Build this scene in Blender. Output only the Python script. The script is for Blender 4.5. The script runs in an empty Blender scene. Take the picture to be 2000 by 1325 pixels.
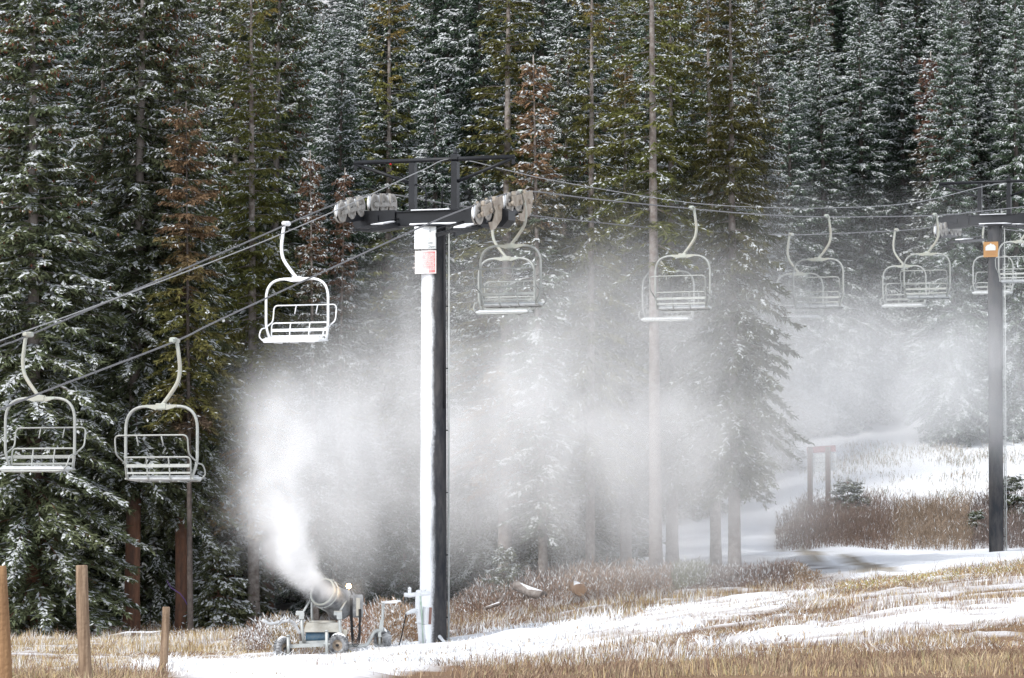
import bpy, math, random
import numpy as np
from mathutils import Vector, Matrix
R_ = math.radians
rnd = random.Random(7)
nr = np.random.default_rng(11)
scn = bpy.context.scene
COL = scn.collection

# ---------------------------------------------------------------- camera, sky, sun, exposure
F = 7500.0                      # focal length in photo pixels (2000 wide)
PITCH = math.atan((1025 - 662.5) / F)
cam_d = bpy.data.cameras.new('camera'); cam = bpy.data.objects.new('camera', cam_d); COL.objects.link(cam)
cam_d.sensor_width = 36.0; cam_d.lens = F / 2000 * 36.0
cam_d.clip_start = 0.5; cam_d.clip_end = 3000
cam.location = (0, 0, 0); cam.rotation_euler = (math.pi / 2 + PITCH, 0, 0)
scn.camera = cam

SUN_EL, SUN_AZ = R_(48), R_(222)          # azimuth clockwise from +Y (behind the camera, to the left)
w = bpy.data.worlds.new('World'); scn.world = w; w.use_nodes = True
nt = w.node_tree; nt.nodes.clear()
sky = nt.nodes.new('ShaderNodeTexSky'); sky.sky_type = 'NISHITA'; sky.sun_disc = False
sky.sun_elevation = SUN_EL; sky.sun_rotation = SUN_AZ
sky.dust_density = 4.0; sky.air_density = 1.0; sky.ozone_density = 1.0; sky.altitude = 3000
bg = nt.nodes.new('ShaderNodeBackground'); bg.inputs[1].default_value = 0.15
hs = nt.nodes.new('ShaderNodeHueSaturation'); hs.inputs['Saturation'].default_value = 0.25
wo = nt.nodes.new('ShaderNodeOutputWorld')
nt.links.new(sky.outputs[0], hs.inputs['Color']); nt.links.new(hs.outputs[0], bg.inputs[0]); nt.links.new(bg.outputs[0], wo.inputs[0])
sun_d = bpy.data.lights.new('sun', 'SUN'); sun = bpy.data.objects.new('sun', sun_d); COL.objects.link(sun)
sun_d.energy = 1.3; sun_d.angle = R_(13.0); sun_d.color = (1.0, 0.965, 0.92)
sdir = Vector((math.sin(SUN_AZ) * math.cos(SUN_EL), math.cos(SUN_AZ) * math.cos(SUN_EL), math.sin(SUN_EL)))
sun.rotation_euler = (-sdir).to_track_quat('-Z', 'Y').to_euler()
sun.location = sdir * 200
scn.view_settings.view_transform = 'Standard'; scn.view_settings.look = 'None'
scn.view_settings.gamma = 1.0; scn.view_settings.use_curve_mapping = False
scn.view_settings.exposure = 1.36
cy = scn.cycles
cy.max_bounces = 6; cy.diffuse_bounces = 2; cy.glossy_bounces = 2; cy.transmission_bounces = 2
cy.volume_bounces = 4; cy.transparent_max_bounces = 4
cy.volume_step_rate = 1.0; cy.volume_max_steps = 256
cy.use_denoising = True
cy.use_adaptive_sampling = True; cy.adaptive_threshold = 0.01

# ---------------------------------------------------------------- helpers
def at(px, py, Y):
    """world point seen at photo pixel (px, py) at distance Y"""
    a = PITCH + math.atan((662.5 - py) / F)
    Z = Y * math.tan(a)
    d = Y * math.cos(PITCH) + Z * math.sin(PITCH)
    return Vector(((px - 1000) / F * d, Y, Z))

def tag(o, label=None, cat=None, group=None, kind=None):
    if label: o['label'] = label
    if cat: o['category'] = cat
    if group: o['group'] = group
    if kind: o['kind'] = kind
    return o

def empty(name, loc=(0, 0, 0), rz=0.0):
    o = bpy.data.objects.new(name, None); COL.objects.link(o)
    o.empty_display_size = 0.2
    o.location = loc; o.rotation_euler = (0, 0, rz)
    return o

def vnoise(x, y, seed=0):
    x = np.asarray(x, float); y = np.asarray(y, float)
    xi = np.floor(x).astype(np.int64); yi = np.floor(y).astype(np.int64)
    fx = x - xi; fy = y - yi
    fx = fx * fx * (3 - 2 * fx); fy = fy * fy * (3 - 2 * fy)
    def h(a, b):
        n = (a * 374761393 + b * 668265263 + seed * 1442695041) & 0xffffffff
        n = ((n ^ (n >> 13)) * 1274126177) & 0xffffffff
        return ((n ^ (n >> 16)) & 0xffff) / 65535.0
    return (h(xi, yi) * (1 - fx) + h(xi + 1, yi) * fx) * (1 - fy) + (h(xi, yi + 1) * (1 - fx) + h(xi + 1, yi + 1) * fx) * fy

def fbm(x, y, seed=0, octv=4):
    s = 0; a = 0.5; t = 0
    for k in range(octv):
        s = s + a * vnoise(np.asarray(x) * 2 ** k, np.asarray(y) * 2 ** k, seed + k * 17); t += a; a *= 0.5
    return s / t

def sstep(a, b, x):
    t = np.clip((np.asarray(x, float) - a) / (b - a), 0, 1)
    return t * t * (3 - 2 * t)

# ---------------------------------------------------------------- materials
def mat(name, color, rough=0.6, metal=0.0, var=0.0, vscale=4.0, c2=None, bump=0.0, bscale=30.0, spec=0.3, stretch=None):
    m = bpy.data.materials.new(name); m.use_nodes = True
    n = m.node_tree.nodes; L = m.node_tree.links
    b = n['Principled BSDF']
    b.inputs['Base Color'].default_value = (*color, 1); b.inputs['Roughness'].default_value = rough
    b.inputs['Metallic'].default_value = metal; b.inputs['Specular IOR Level'].default_value = spec
    tc = n.new('ShaderNodeTexCoord')
    if var or c2:
        nz = n.new('ShaderNodeTexNoise'); nz.inputs['Scale'].default_value = vscale; nz.inputs['Detail'].default_value = 6
        nz.inputs['Roughness'].default_value = 0.65
        if stretch:
            mp = n.new('ShaderNodeMapping'); mp.inputs['Scale'].default_value = stretch; L.new(tc.outputs['Object'], mp.inputs[0]); L.new(mp.outputs[0], nz.inputs['Vector'])
        else: L.new(tc.outputs['Object'], nz.inputs['Vector'])
        cr = n.new('ShaderNodeValToRGB'); cr.color_ramp.elements[0].position = 0.36; cr.color_ramp.elements[1].position = 0.66
        c2 = c2 or tuple(max(0, c * (1 - var)) for c in color)
        cr.color_ramp.elements[0].color = (*c2, 1); cr.color_ramp.elements[1].color = (*color, 1)
        L.new(nz.outputs['Fac'], cr.inputs['Fac']); L.new(cr.outputs[0], b.inputs['Base Color'])
    if bump:
        nb = n.new('ShaderNodeTexNoise'); nb.inputs['Scale'].default_value = bscale; nb.inputs['Detail'].default_value = 4
        L.new(tc.outputs['Object'], nb.inputs['Vector'])
        bp = n.new('ShaderNodeBump'); bp.inputs['Strength'].default_value = bump; bp.inputs['Distance'].default_value = 0.02
        L.new(nb.outputs['Fac'], bp.inputs['Height']); L.new(bp.outputs[0], b.inputs['Normal'])
    return m

def vcol_mat(name, rough=0.75, objvar=0.0, trans=0.0):
    m = bpy.data.materials.new(name); m.use_nodes = True
    n = m.node_tree.nodes; L = m.node_tree.links; b = n['Principled BSDF']
    b.inputs['Roughness'].default_value = rough; b.inputs['Specular IOR Level'].default_value = 0.15
    a = n.new('ShaderNodeAttribute'); a.attribute_name = 'Col'
    src = a.outputs['Color']
    if objvar:
        oi = n.new('ShaderNodeObjectInfo')
        hsv = n.new('ShaderNodeHueSaturation')
        mr = n.new('ShaderNodeMapRange'); mr.inputs['To Min'].default_value = 1 - objvar; mr.inputs['To Max'].default_value = 1 + objvar
        L.new(oi.outputs['Random'], mr.inputs['Value']); L.new(mr.outputs[0], hsv.inputs['Value'])
        mh = n.new('ShaderNodeMapRange'); mh.inputs['To Min'].default_value = 0.485; mh.inputs['To Max'].default_value = 0.52
        ml = n.new('ShaderNodeMath'); ml.operation = 'FRACT'
        mm = n.new('ShaderNodeMath'); mm.operation = 'MULTIPLY'; mm.inputs[1].default_value = 7.31
        L.new(oi.outputs['Random'], mm.inputs[0]); L.new(mm.outputs[0], ml.inputs[0]); L.new(ml.outputs[0], mh.inputs['Value'])
        L.new(mh.outputs[0], hsv.inputs['Hue'])
        L.new(src, hsv.inputs['Color']); src = hsv.outputs[0]
    L.new(src, b.inputs['Base Color'])
    return m

M = {}
M['snow'] = mat('snow', (0.80, 0.82, 0.85), 0.65, var=0.06, vscale=3, bump=0.3, bscale=14)
M['tree_snow'] = mat('tree_snow_dusting', (0.56, 0.585, 0.60), 0.8, c2=(0.46, 0.485, 0.49), vscale=1.2)
M['foliage'] = vcol_mat('foliage', 0.7, 0.28)
M['bark_red'] = mat('bark_red', (0.17, 0.085, 0.05), 0.9, c2=(0.085, 0.05, 0.038), vscale=7, bump=0.8, bscale=18)
M['bark_grey'] = mat('bark_grey', (0.34, 0.315, 0.29), 0.9, c2=(0.13, 0.10, 0.085), vscale=5, bump=0.8, bscale=18)
M['bark_dark'] = mat('bark_dark', (0.12, 0.10, 0.088), 0.9, c2=(0.06, 0.05, 0.045), vscale=6, bump=0.8, bscale=18)
M['bark_frost'] = mat('bark_frost', (0.27, 0.25, 0.235), 0.9, c2=(0.14, 0.11, 0.095), vscale=6, bump=0.8, bscale=18)
def bark_two(name):   # red-brown plates near the ground, weathered grey above
    m = mat(name, (0.19, 0.095, 0.058), 0.9, c2=(0.09, 0.055, 0.042), vscale=7, bump=.8, bscale=18, stretch=(1, 1, .25)); n = m.node_tree.nodes; L = m.node_tree.links; b = n['Principled BSDF']
    src = b.inputs['Base Color'].links[0].from_socket; tc = n.new('ShaderNodeTexCoord'); sp = n.new('ShaderNodeSeparateXYZ'); L.new(tc.outputs['Object'], sp.inputs[0])
    nz = n.new('ShaderNodeTexNoise'); nz.inputs['Scale'].default_value = 1.5; L.new(tc.outputs['Object'], nz.inputs['Vector'])
    a = n.new('ShaderNodeMath'); a.operation = 'MULTIPLY_ADD'; a.inputs[1].default_value = 6; L.new(nz.outputs['Fac'], a.inputs[0]); L.new(sp.outputs[2], a.inputs[2])
    r = n.new('ShaderNodeMapRange'); r.inputs['From Min'].default_value = 7; r.inputs['From Max'].default_value = 11; L.new(a.outputs[0], r.inputs['Value'])
    g = n.new('ShaderNodeMix'); g.data_type = 'RGBA'; g.inputs['B'].default_value = (.24, .215, .20, 1); L.new(r.outputs[0], g.inputs['Factor']); L.new(src, g.inputs['A']); L.new(g.outputs['Result'], b.inputs['Base Color']); return m
M['bark_red'] = bark_two('bark_red_grey')
M['grass'] = vcol_mat('grass', 0.8)
M['slate'] = mat('slate_paint', (0.011, 0.0125, 0.0165), 0.5, c2=(0.006, 0.007, 0.009), vscale=3, spec=0.35)
M['galv'] = mat('galvanised', (0.47, 0.49, 0.48), 0.5, metal=0.35, c2=(0.36, 0.38, 0.37), vscale=5)
M['chair'] = mat('chair_frame', (0.38, 0.395, 0.38), 0.5, metal=0.15, c2=(0.30, 0.31, 0.29), vscale=5)
M['hanger'] = mat('hanger_paint', (0.37, 0.41, 0.375), 0.45, c2=(0.38, 0.36, 0.30), vscale=2.2)
M['seat'] = mat('seat_frosted', (0.58, 0.60, 0.61), 0.7, c2=(0.46, 0.475, 0.47), vscale=6)
M['rime'] = mat('rime_ice', (0.80, 0.82, 0.83), 0.7, var=0.08, vscale=9, bump=0.3, bscale=30)
M['sheave'] = mat('sheave_wheel', (0.42, 0.41, 0.385), 0.6, c2=(0.28, 0.26, 0.235), vscale=6)
M['sheave_tan'] = mat('sheave_frame', (0.42, 0.375, 0.31), 0.65, c2=(0.27, 0.225, 0.18), vscale=5)
M['rubber'] = mat('rubber', (0.022, 0.022, 0.024), 0.8)
M['rope'] = mat('wire_rope', (0.20, 0.20, 0.205), 0.5, metal=0.4, c2=(0.12, 0.12, 0.125), vscale=20)
M['cable'] = mat('cable_jacket', (0.27, 0.275, 0.28), 0.55)
M['wood'] = mat('post_wood', (0.34, 0.205, 0.105), 0.85, c2=(0.20, 0.115, 0.06), vscale=16, bump=0.6, bscale=25, stretch=(1, 1, .08))
M['wood_grey'] = mat('post_wood_weathered', (0.33, 0.24, 0.165), 0.85, c2=(0.13, 0.085, 0.055), vscale=18, bump=0.6, bscale=25, stretch=(1, 1, .08))
M['sign_white'] = mat('sign_white', (0.60, 0.63, 0.63), 0.4)
M['sign_edge'] = mat('sign_edge', (0.42, 0.44, 0.44), 0.4)
M['sign_red'] = mat('sign_red', (0.58, 0.075, 0.07), 0.45)
def frost_board(name, col):
    m = mat(name, col, .5); n = m.node_tree.nodes; L = m.node_tree.links; b = n['Principled BSDF']
    tc = n.new('ShaderNodeTexCoord'); sp = n.new('ShaderNodeSeparateXYZ'); L.new(tc.outputs['Object'], sp.inputs[0])
    nz = n.new('ShaderNodeTexNoise'); nz.inputs['Scale'].default_value = 7; nz.inputs['Detail'].default_value = 6; L.new(tc.outputs['Object'], nz.inputs['Vector'])
    a = n.new('ShaderNodeMath'); a.operation = 'MULTIPLY_ADD'; a.inputs[1].default_value = .35; L.new(nz.outputs['Fac'], a.inputs[0]); L.new(sp.outputs[0], a.inputs[2])
    r = n.new('ShaderNodeMapRange'); r.inputs['From Min'].default_value = -.30; r.inputs['From Max'].default_value = .20; r.inputs['To Min'].default_value = .92; r.inputs['To Max'].default_value = .12
    L.new(a.outputs[0], r.inputs['Value'])
    mx = n.new('ShaderNodeMix'); mx.data_type = 'RGBA'; mx.inputs['A'].default_value = (*col, 1); mx.inputs['B'].default_value = (.78, .77, .78, 1); L.new(r.outputs[0], mx.inputs['Factor'])
    L.new(mx.outputs['Result'], b.inputs['Base Color']); return m
M['sign_red'] = frost_board('sign_red_frosted', (0.56, 0.075, 0.075))
M['sign_letter'] = mat('sign_letter', (0.78, 0.72, 0.7), 0.5)
M['sign_dark'] = mat('sign_dark', (0.16, 0.17, 0.18), 0.5)
M['sign_orange'] = mat('sign_orange', (0.40, 0.20, 0.055), 0.6)
M['sign_brown'] = mat('sign_brown_print', (0.32, 0.15, 0.04), 0.5)
M['blue'] = mat('motor_blue', (0.045, 0.15, 0.26), 0.45, c2=(.2, .26, .3), vscale=9)
M['gun'] = mat('gun_body', (0.075, 0.08, 0.088), 0.5, c2=(0.30, 0.31, 0.32), vscale=4)
M['tank'] = mat('tank_cream', (0.50, 0.49, 0.44), 0.6, c2=(0.36, 0.34, 0.29), vscale=4)
M['pipe_green'] = mat('pipe_green', (0.32, 0.48, 0.34), 0.5, c2=(0.55, 0.62, 0.56), vscale=6)
M['box_brown'] = mat('box_brown', (0.22, 0.125, 0.10), 0.6)
M['purple'] = mat('purple_tape', (0.08, 0.04, 0.15), 0.6)
M['hub_tan'] = mat('rim_tan', (0.34, 0.29, 0.23), 0.6, c2=(0.20, 0.15, 0.11), vscale=12)
M['red'] = mat('red_marker', (0.6, 0.02, 0.02), 0.4)
M['sign_post'] = mat('sign_post_brown', (0.15, 0.10, 0.08), 0.8, c2=(0.11, 0.075, 0.06), vscale=6)
M['sign_maroon'] = mat('sign_maroon', (0.26, 0.06, 0.065), 0.6)
M['yellow_hose'] = mat('hose_tan', (0.40, 0.33, 0.14), 0.6)
def lamp_mat():
    m = bpy.data.materials.new('lamp_glow'); m.use_nodes = True
    b = m.node_tree.nodes['Principled BSDF']
    b.inputs['Emission Color'].default_value = (1.0, 0.66, 0.30, 1); b.inputs['Emission Strength'].default_value = 30
    return m
M['lamp'] = lamp_mat()
M['tyre'] = mat('tyre_snowy', (0.028, 0.028, 0.03), 0.85, c2=(0.36, 0.37, 0.38), vscale=5)

# pole paint with snow blasted onto the side that faces the snow gun (windward, -X)
def pole_mat(name, cover, soft=0.16):
    m = bpy.data.materials.new(name); m.use_nodes = True
    n = m.node_tree.nodes; L = m.node_tree.links; b = n['Principled BSDF']
    tc = n.new('ShaderNodeTexCoord'); sp = n.new('ShaderNodeSeparateXYZ'); L.new(tc.outputs['Object'], sp.inputs[0])
    nz = n.new('ShaderNodeTexNoise'); nz.inputs['Scale'].default_value = 1.6; nz.inputs['Detail'].default_value = 7; nz.inputs['Roughness'].default_value = 0.7
    mp = n.new('ShaderNodeMapping'); mp.inputs['Scale'].default_value = (1.5, 1.5, 0.45)
    L.new(tc.outputs['Object'], mp.inputs[0]); L.new(mp.outputs[0], nz.inputs['Vector'])
    f = n.new('ShaderNodeTexNoise'); f.inputs['Scale'].default_value = 40; f.inputs['Detail'].default_value = 3
    L.new(tc.outputs['Object'], f.inputs['Vector'])
    a1 = n.new('ShaderNodeMath'); a1.operation = 'MULTIPLY_ADD'; a1.inputs[1].default_value = 0.34; L.new(nz.outputs['Fac'], a1.inputs[0]); L.new(sp.outputs[0], a1.inputs[2])
    a2 = n.new('ShaderNodeMath'); a2.operation = 'MULTIPLY_ADD'; a2.inputs[1].default_value = 0.10; L.new(f.outputs['Fac'], a2.inputs[0]); L.new(a1.outputs[0], a2.inputs[2])
    mr = n.new('ShaderNodeMapRange'); mr.interpolation_type = 'SMOOTHSTEP'
    mr.inputs['From Min'].default_value = cover + 0.22 - soft / 2; mr.inputs['From Max'].default_value = cover + 0.22 + soft / 2
    mr.inputs['To Min'].default_value = 1; mr.inputs['To Max'].default_value = 0
    L.new(a2.outputs[0], mr.inputs['Value'])
    cr = n.new('ShaderNodeValToRGB'); cr.color_ramp.elements[0].position = 0.4; cr.color_ramp.elements[1].position = 0.62
    cr.color_ramp.elements[0].color = (0.03, 0.033, 0.038, 1); cr.color_ramp.elements[1].color = (0.08, 0.076, 0.076, 1)
    L.new(nz.outputs['Fac'], cr.inputs['Fac'])
    mx = n.new('ShaderNodeMix'); mx.data_type = 'RGBA'; mx.inputs['B'].default_value = (0.76, 0.78, 0.80, 1)
    L.new(mr.outputs[0], mx.inputs['Factor']); L.new(cr.outputs[0], mx.inputs['A'])
    L.new(mx.outputs['Result'], b.inputs['Base Color']); b.inputs['Roughness'].default_value = 0.9; b.inputs['Specular IOR Level'].default_value = 0.08
    return m
M['pole'] = pole_mat('pole_paint_snowy', -0.02, .18)
M['pole2'] = pole_mat('pole_paint_far', -0.42)

# ---------------------------------------------------------------- mesh builder
class MB:
    def __init__(s): s.v = []; s.f = []; s.sm = []
    def add(s, verts, faces, smooth=False):
        o = len(s.v); s.v += [tuple(p) for p in verts]; s.f += [tuple(i + o for i in f) for f in faces]; s.sm += [smooth] * len(faces); return s
    def tube(s, pts, r, n=8, cap=True, r2=None):
        pts = [Vector(p) for p in pts]; k = len(pts); V = []; up = None
        for i, p in enumerate(pts):
            d = (pts[min(i + 1, k - 1)] - pts[max(i - 1, 0)]).normalized()
            if up is None:
                up = Vector((0, 0, 1)) if abs(d.z) < 0.9 else Vector((1, 0, 0))
            a = d.cross(up).normalized(); b = a.cross(d).normalized(); up = b
            rr = r if not isinstance(r, (list, tuple)) else r[i]
            if r2 is not None: rr = r + (r2 - r) * i / (k - 1)
            for j in range(n):
                t = 2 * math.pi * j / n
                V.append(p + a * (rr * math.cos(t)) + b * (rr * math.sin(t)))
        Fc = []
        for i in range(k - 1):
            for j in range(n):
                Fc.append((i * n + j, i * n + (j + 1) % n, (i + 1) * n + (j + 1) % n, (i + 1) * n + j))
        s.add(V, Fc, True)
        if cap:
            o = len(s.v) - len(V)
            s.f.append(tuple(o + j for j in range(n))[::-1]); s.f.append(tuple(o + (k - 1) * n + j for j in range(n))); s.sm += [False, False]
        return s
    def box(s, c, size, m=None, bev=0.0):
        m = m or Matrix.Identity(3); c = Vector(c); hx, hy, hz = (q / 2 for q in size)
        if bev <= 0:
            V = [c + m @ Vector((x * hx, y * hy, z * hz)) for z in (-1, 1) for y in (-1, 1) for x in (-1, 1)]
            return s.add(V, [(0, 2, 3, 1), (4, 5, 7, 6), (0, 1, 5, 4), (2, 6, 7, 3), (0, 4, 6, 2), (1, 3, 7, 5)])
        b = min(bev, hx * .9, hy * .9, hz * .9); V = []; 
        for z, ins in ((-hz, b), (-hz + b, 0), (hz - b, 0), (hz, b)):
            for x, y in ((-hx + ins, -hy + ins), (hx - ins, -hy + ins), (hx - ins, hy - ins), (-hx + ins, hy - ins)):
                V.append(c + m @ Vector((x, y, z)))
        Fc = [(3, 2, 1, 0), (12, 13, 14, 15)]
        for k in range(3):
            for j in range(4): Fc.append((k * 4 + j, k * 4 + (j + 1) % 4, k * 4 + 4 + (j + 1) % 4, k * 4 + 4 + j))
        return s.add(V, Fc)
    def bar(s, a, b, wd, ht, up=(0, 0, 1)):
        a = Vector(a); b = Vector(b); d = (b - a); L = d.length; d.normalize()
        up = Vector(up); x = d.cross(up)
        if x.length < 1e-4: x = d.cross(Vector((1, 0, 0)))
        x.normalize(); z = x.cross(d).normalized()
        m = Matrix((x, d, z)).transposed()
        return s.box((a + b) / 2, (wd, L, ht), m)
    def lathe(s, prof, c, axis, n=24, smooth=True):
        """prof: list of (radius, along axis); closed when first == last"""
        axis = Vector(axis).normalized(); c = Vector(c)
        a = axis.cross(Vector((0, 0, 1)) if abs(axis.z) < .9 else Vector((1, 0, 0))).normalized(); b = axis.cross(a)
        V = []; k = len(prof)
        for (r, h) in prof:
            for j in range(n):
                t = 2 * math.pi * j / n
                V.append(c + axis * h + a * (r * math.cos(t)) + b * (r * math.sin(t)))
        Fc = []
        for i in range(k - 1):
            for j in range(n): Fc.append((i * n + j, (i + 1) * n + j, (i + 1) * n + (j + 1) % n, i * n + (j + 1) % n))
        return s.add(V, Fc, smooth)
    def prism(s, poly, o, ex, ey, ez, depth):
        """2-D outline poly in frame o + x*ex + y*ey, extruded +-depth/2 along ez"""
        o = Vector(o); ex = Vector(ex); ey = Vector(ey); ez = Vector(ez); n = len(poly)
        V = [o + ex * x + ey * y - ez * depth / 2 for x, y in poly] + [o + ex * x + ey * y + ez * depth / 2 for x, y in poly]
        Fc = [tuple(range(n))[::-1], tuple(range(n, 2 * n))] + [(i, (i + 1) % n, n + (i + 1) % n, n + i) for i in range(n)]
        return s.add(V, Fc)
    def mesh(s, name, material):
        me = bpy.data.meshes.new(name); me.from_pydata(s.v, [], s.f); me.materials.append(material)
        me.polygons.foreach_set('use_smooth', s.sm); me.update(); return me
    def build(s, name, material, parent=None):
        o = bpy.data.objects.new(name, s.mesh(name, material)); COL.objects.link(o)
        if parent: o.parent = parent
        return o

def arc(pts, n=6, rad=0.3):
    """round the corners of a polyline"""
    pts = [Vector(p) for p in pts]; out = [pts[0]]
    for i in range(1, len(pts) - 1):
        p = pts[i]; a = pts[i - 1] - p; b = pts[i + 1] - p
        r = min(rad, a.length * .49, b.length * .49)
        s0 = p + a.normalized() * r; s1 = p + b.normalized() * r
        for k in range(n + 1):
            t = k / n; out.append(s0 * (1 - t) ** 2 + p * 2 * t * (1 - t) + s1 * t * t)
    out.append(pts[-1]); return out

def spline(pts, n=8):
    pts = [Vector(p) for p in pts]; out = []
    for i in range(len(pts) - 1):
        p0 = pts[max(i - 1, 0)]; p1 = pts[i]; p2 = pts[i + 1]; p3 = pts[min(i + 2, len(pts) - 1)]
        for k in range(n):
            t = k / n
            out.append(0.5 * ((2 * p1) + (p2 - p0) * t + (2 * p0 - 5 * p1 + 4 * p2 - p3) * t * t + (3 * p1 - p0 - 3 * p2 + p3) * t ** 3))
    out.append(pts[-1]); return out

def np_mesh(name, V, Q, material, col=None):
    """V (n,3); Q (m,k) faces with k = 3 or 4; col (n,3) point colours"""
    V = np.asarray(V, np.float32); Q = np.asarray(Q, np.int32); k = Q.shape[1]
    me = bpy.data.meshes.new(name)
    me.vertices.add(len(V)); me.vertices.foreach_set('co', V.ravel())
    me.loops.add(Q.size); me.loops.foreach_set('vertex_index', Q.ravel())
    me.polygons.add(len(Q)); me.polygons.foreach_set('loop_start', np.arange(0, Q.size, k, dtype=np.int32))
    me.polygons.foreach_set('loop_total', np.full(len(Q), k, np.int32))
    if col is not None:
        at_ = me.attributes.new('Col', 'FLOAT_COLOR', 'POINT')
        c4 = np.ones((len(V), 4), np.float32); c4[:, :3] = col
        at_.data.foreach_set('color', c4.ravel())
    me.materials.append(material); me.update(calc_edges=True)
    return me

def link(name, me, parent=None):
    o = bpy.data.objects.new(name, me); COL.objects.link(o)
    if parent: o.parent = parent
    return o

def copy_tree(o, parent=None):
    c = o.copy(); COL.objects.link(c); c.parent = parent
    for ch in list(o.children): copy_tree(ch, c)
    return c
# ---------------------------------------------------------------- terrain
UK = np.array([-1500, -300, 0, 400, 850, 1300, 1600, 2000, 2400, 3600], float)
YK = np.array([0, 30, 45, 60, 80, 100, 115, 130, 145, 160, 180, 200], float)
ROW = {  # photo row of the ground in each column at each distance
    45: [1340, 1337, 1335, 1335, 1333, 1325, 1320, 1317, 1315, 1312],
    60: [1325, 1324, 1322, 1318, 1314, 1302, 1290, 1275, 1262, 1245],
    80: [1306, 1304, 1302, 1302, 1290, 1248, 1215, 1180, 1165, 1150],
    100: [1270, 1273, 1276, 1285, 1261, 1198, 1162, 1118, 1098, 1075],
    115: [1246, 1249, 1252, 1252, 1222, 1168, 1146, 1108, 1090, 1070],
    130: [1225, 1230, 1236, 1228, 1180, 1124, 1116, 1094, 1080, 1060],
    145: [1165, 1180, 1190, 1180, 1148, 1098, 1088, 1084, 1072, 1050],
    160: [1100, 1110, 1120, 1118, 1098, 1062, 1070, 1070, 1060, 1040],
    180: [1030, 1040, 1050, 1048, 1030, 1000, 962, 955, 950, 930],
    200: [940, 950, 960, 955, 945, 915, 850, 838, 835, 815]}
ZT = np.zeros((len(UK), len(YK)))
for j, Yv in enumerate(YK):
    for i in range(len(UK)):
        if Yv <= 30: ZT[i, j] = -1.65
        else: ZT[i, j] = Yv * math.tan(PITCH + math.atan((662.5 - ROW[int(Yv)][i]) / F))
YK = np.append(YK, [240, 300, 400, 600, 1500])
ZT = np.hstack([ZT] + [(ZT[:, 11:12] + d) for d in (9.5, 25.0, 52.0, 105.0, 190.0)])

def hermite(xk, yk, x, axis_first=True):
    """cubic interpolation with knot slopes; yk shape (n, m)"""
    d = np.diff(xk)[:, None]; s = np.diff(yk, axis=0) / d
    m = np.zeros_like(yk); m[0] = s[0]; m[-1] = s[-1]
    m[1:-1] = np.where(s[:-1] * s[1:] > 0, 2 * s[:-1] * s[1:] / (s[:-1] + s[1:] + 1e-12), 0)
    x = np.clip(x, xk[0], xk[-1]); i = np.clip(np.searchsorted(xk, x, 'right') - 1, 0, len(xk) - 2)
    h = (xk[i + 1] - xk[i]); t = ((x - xk[i]) / h); h = h[:, None]; t = t[:, None]
    return (2*t**3-3*t**2+1)*yk[i] + (t**3-2*t**2+t)*h*m[i] + (-2*t**3+3*t**2)*yk[i+1] + (t**3-t**2)*h*m[i+1]

def ground(X, Y, rough=True):
    X = np.atleast_1d(np.asarray(X, float)); Y = np.atleast_1d(np.asarray(Y, float))
    sh = X.shape; X = X.ravel(); Y = Y.ravel()
    u = 1000 + F * X / np.maximum(Y, 38.0)
    A = hermite(UK, ZT, u)                       # (n, len(YK)) profile of each column
    Yc = np.clip(Y, YK[0], YK[-1]); i = np.clip(np.searchsorted(YK, Yc, 'right') - 1, 0, len(YK) - 2)
    s = np.diff(A, axis=1) / np.diff(YK)[None, :]
    m = np.zeros_like(A); m[:, 0] = s[:, 0]; m[:, -1] = s[:, -1]; m[:, 1:-1] = 0.5 * (s[:, :-1] + s[:, 1:])
    r = np.arange(len(X)); h = YK[i + 1] - YK[i]; t = (Yc - YK[i]) / h
    Z = (2*t**3-3*t**2+1)*A[r, i] + (t**3-2*t**2+t)*h*m[r, i] + (-2*t**3+3*t**2)*A[r, i+1] + (t**3-t**2)*h*m[r, i+1]
    if rough:
        Z = Z + (fbm(X * 0.45, Y * 0.45, 3) - 0.5) * 0.22 * np.clip(Y / 100, 0.3, 2.5)
    return Z.reshape(sh)
def gz(x, y): return float(ground(x, y)[0])
def onground(px, Y): 
    x = (px - 1000) / F * Y
    return Vector((x, Y, gz(x, Y)))

def road_mask(X, Y):
    u = 1000 + F * X / Y
    yc = 146 - (u - 1600) * 0.19                    # the dirt track bends away to the left behind the bushes
    return sstep(1480, 1560, u) * (1 - sstep(1800, 1900, u)) * (1 - sstep(6.0, 8.5, np.abs(Y - yc)))

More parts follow.
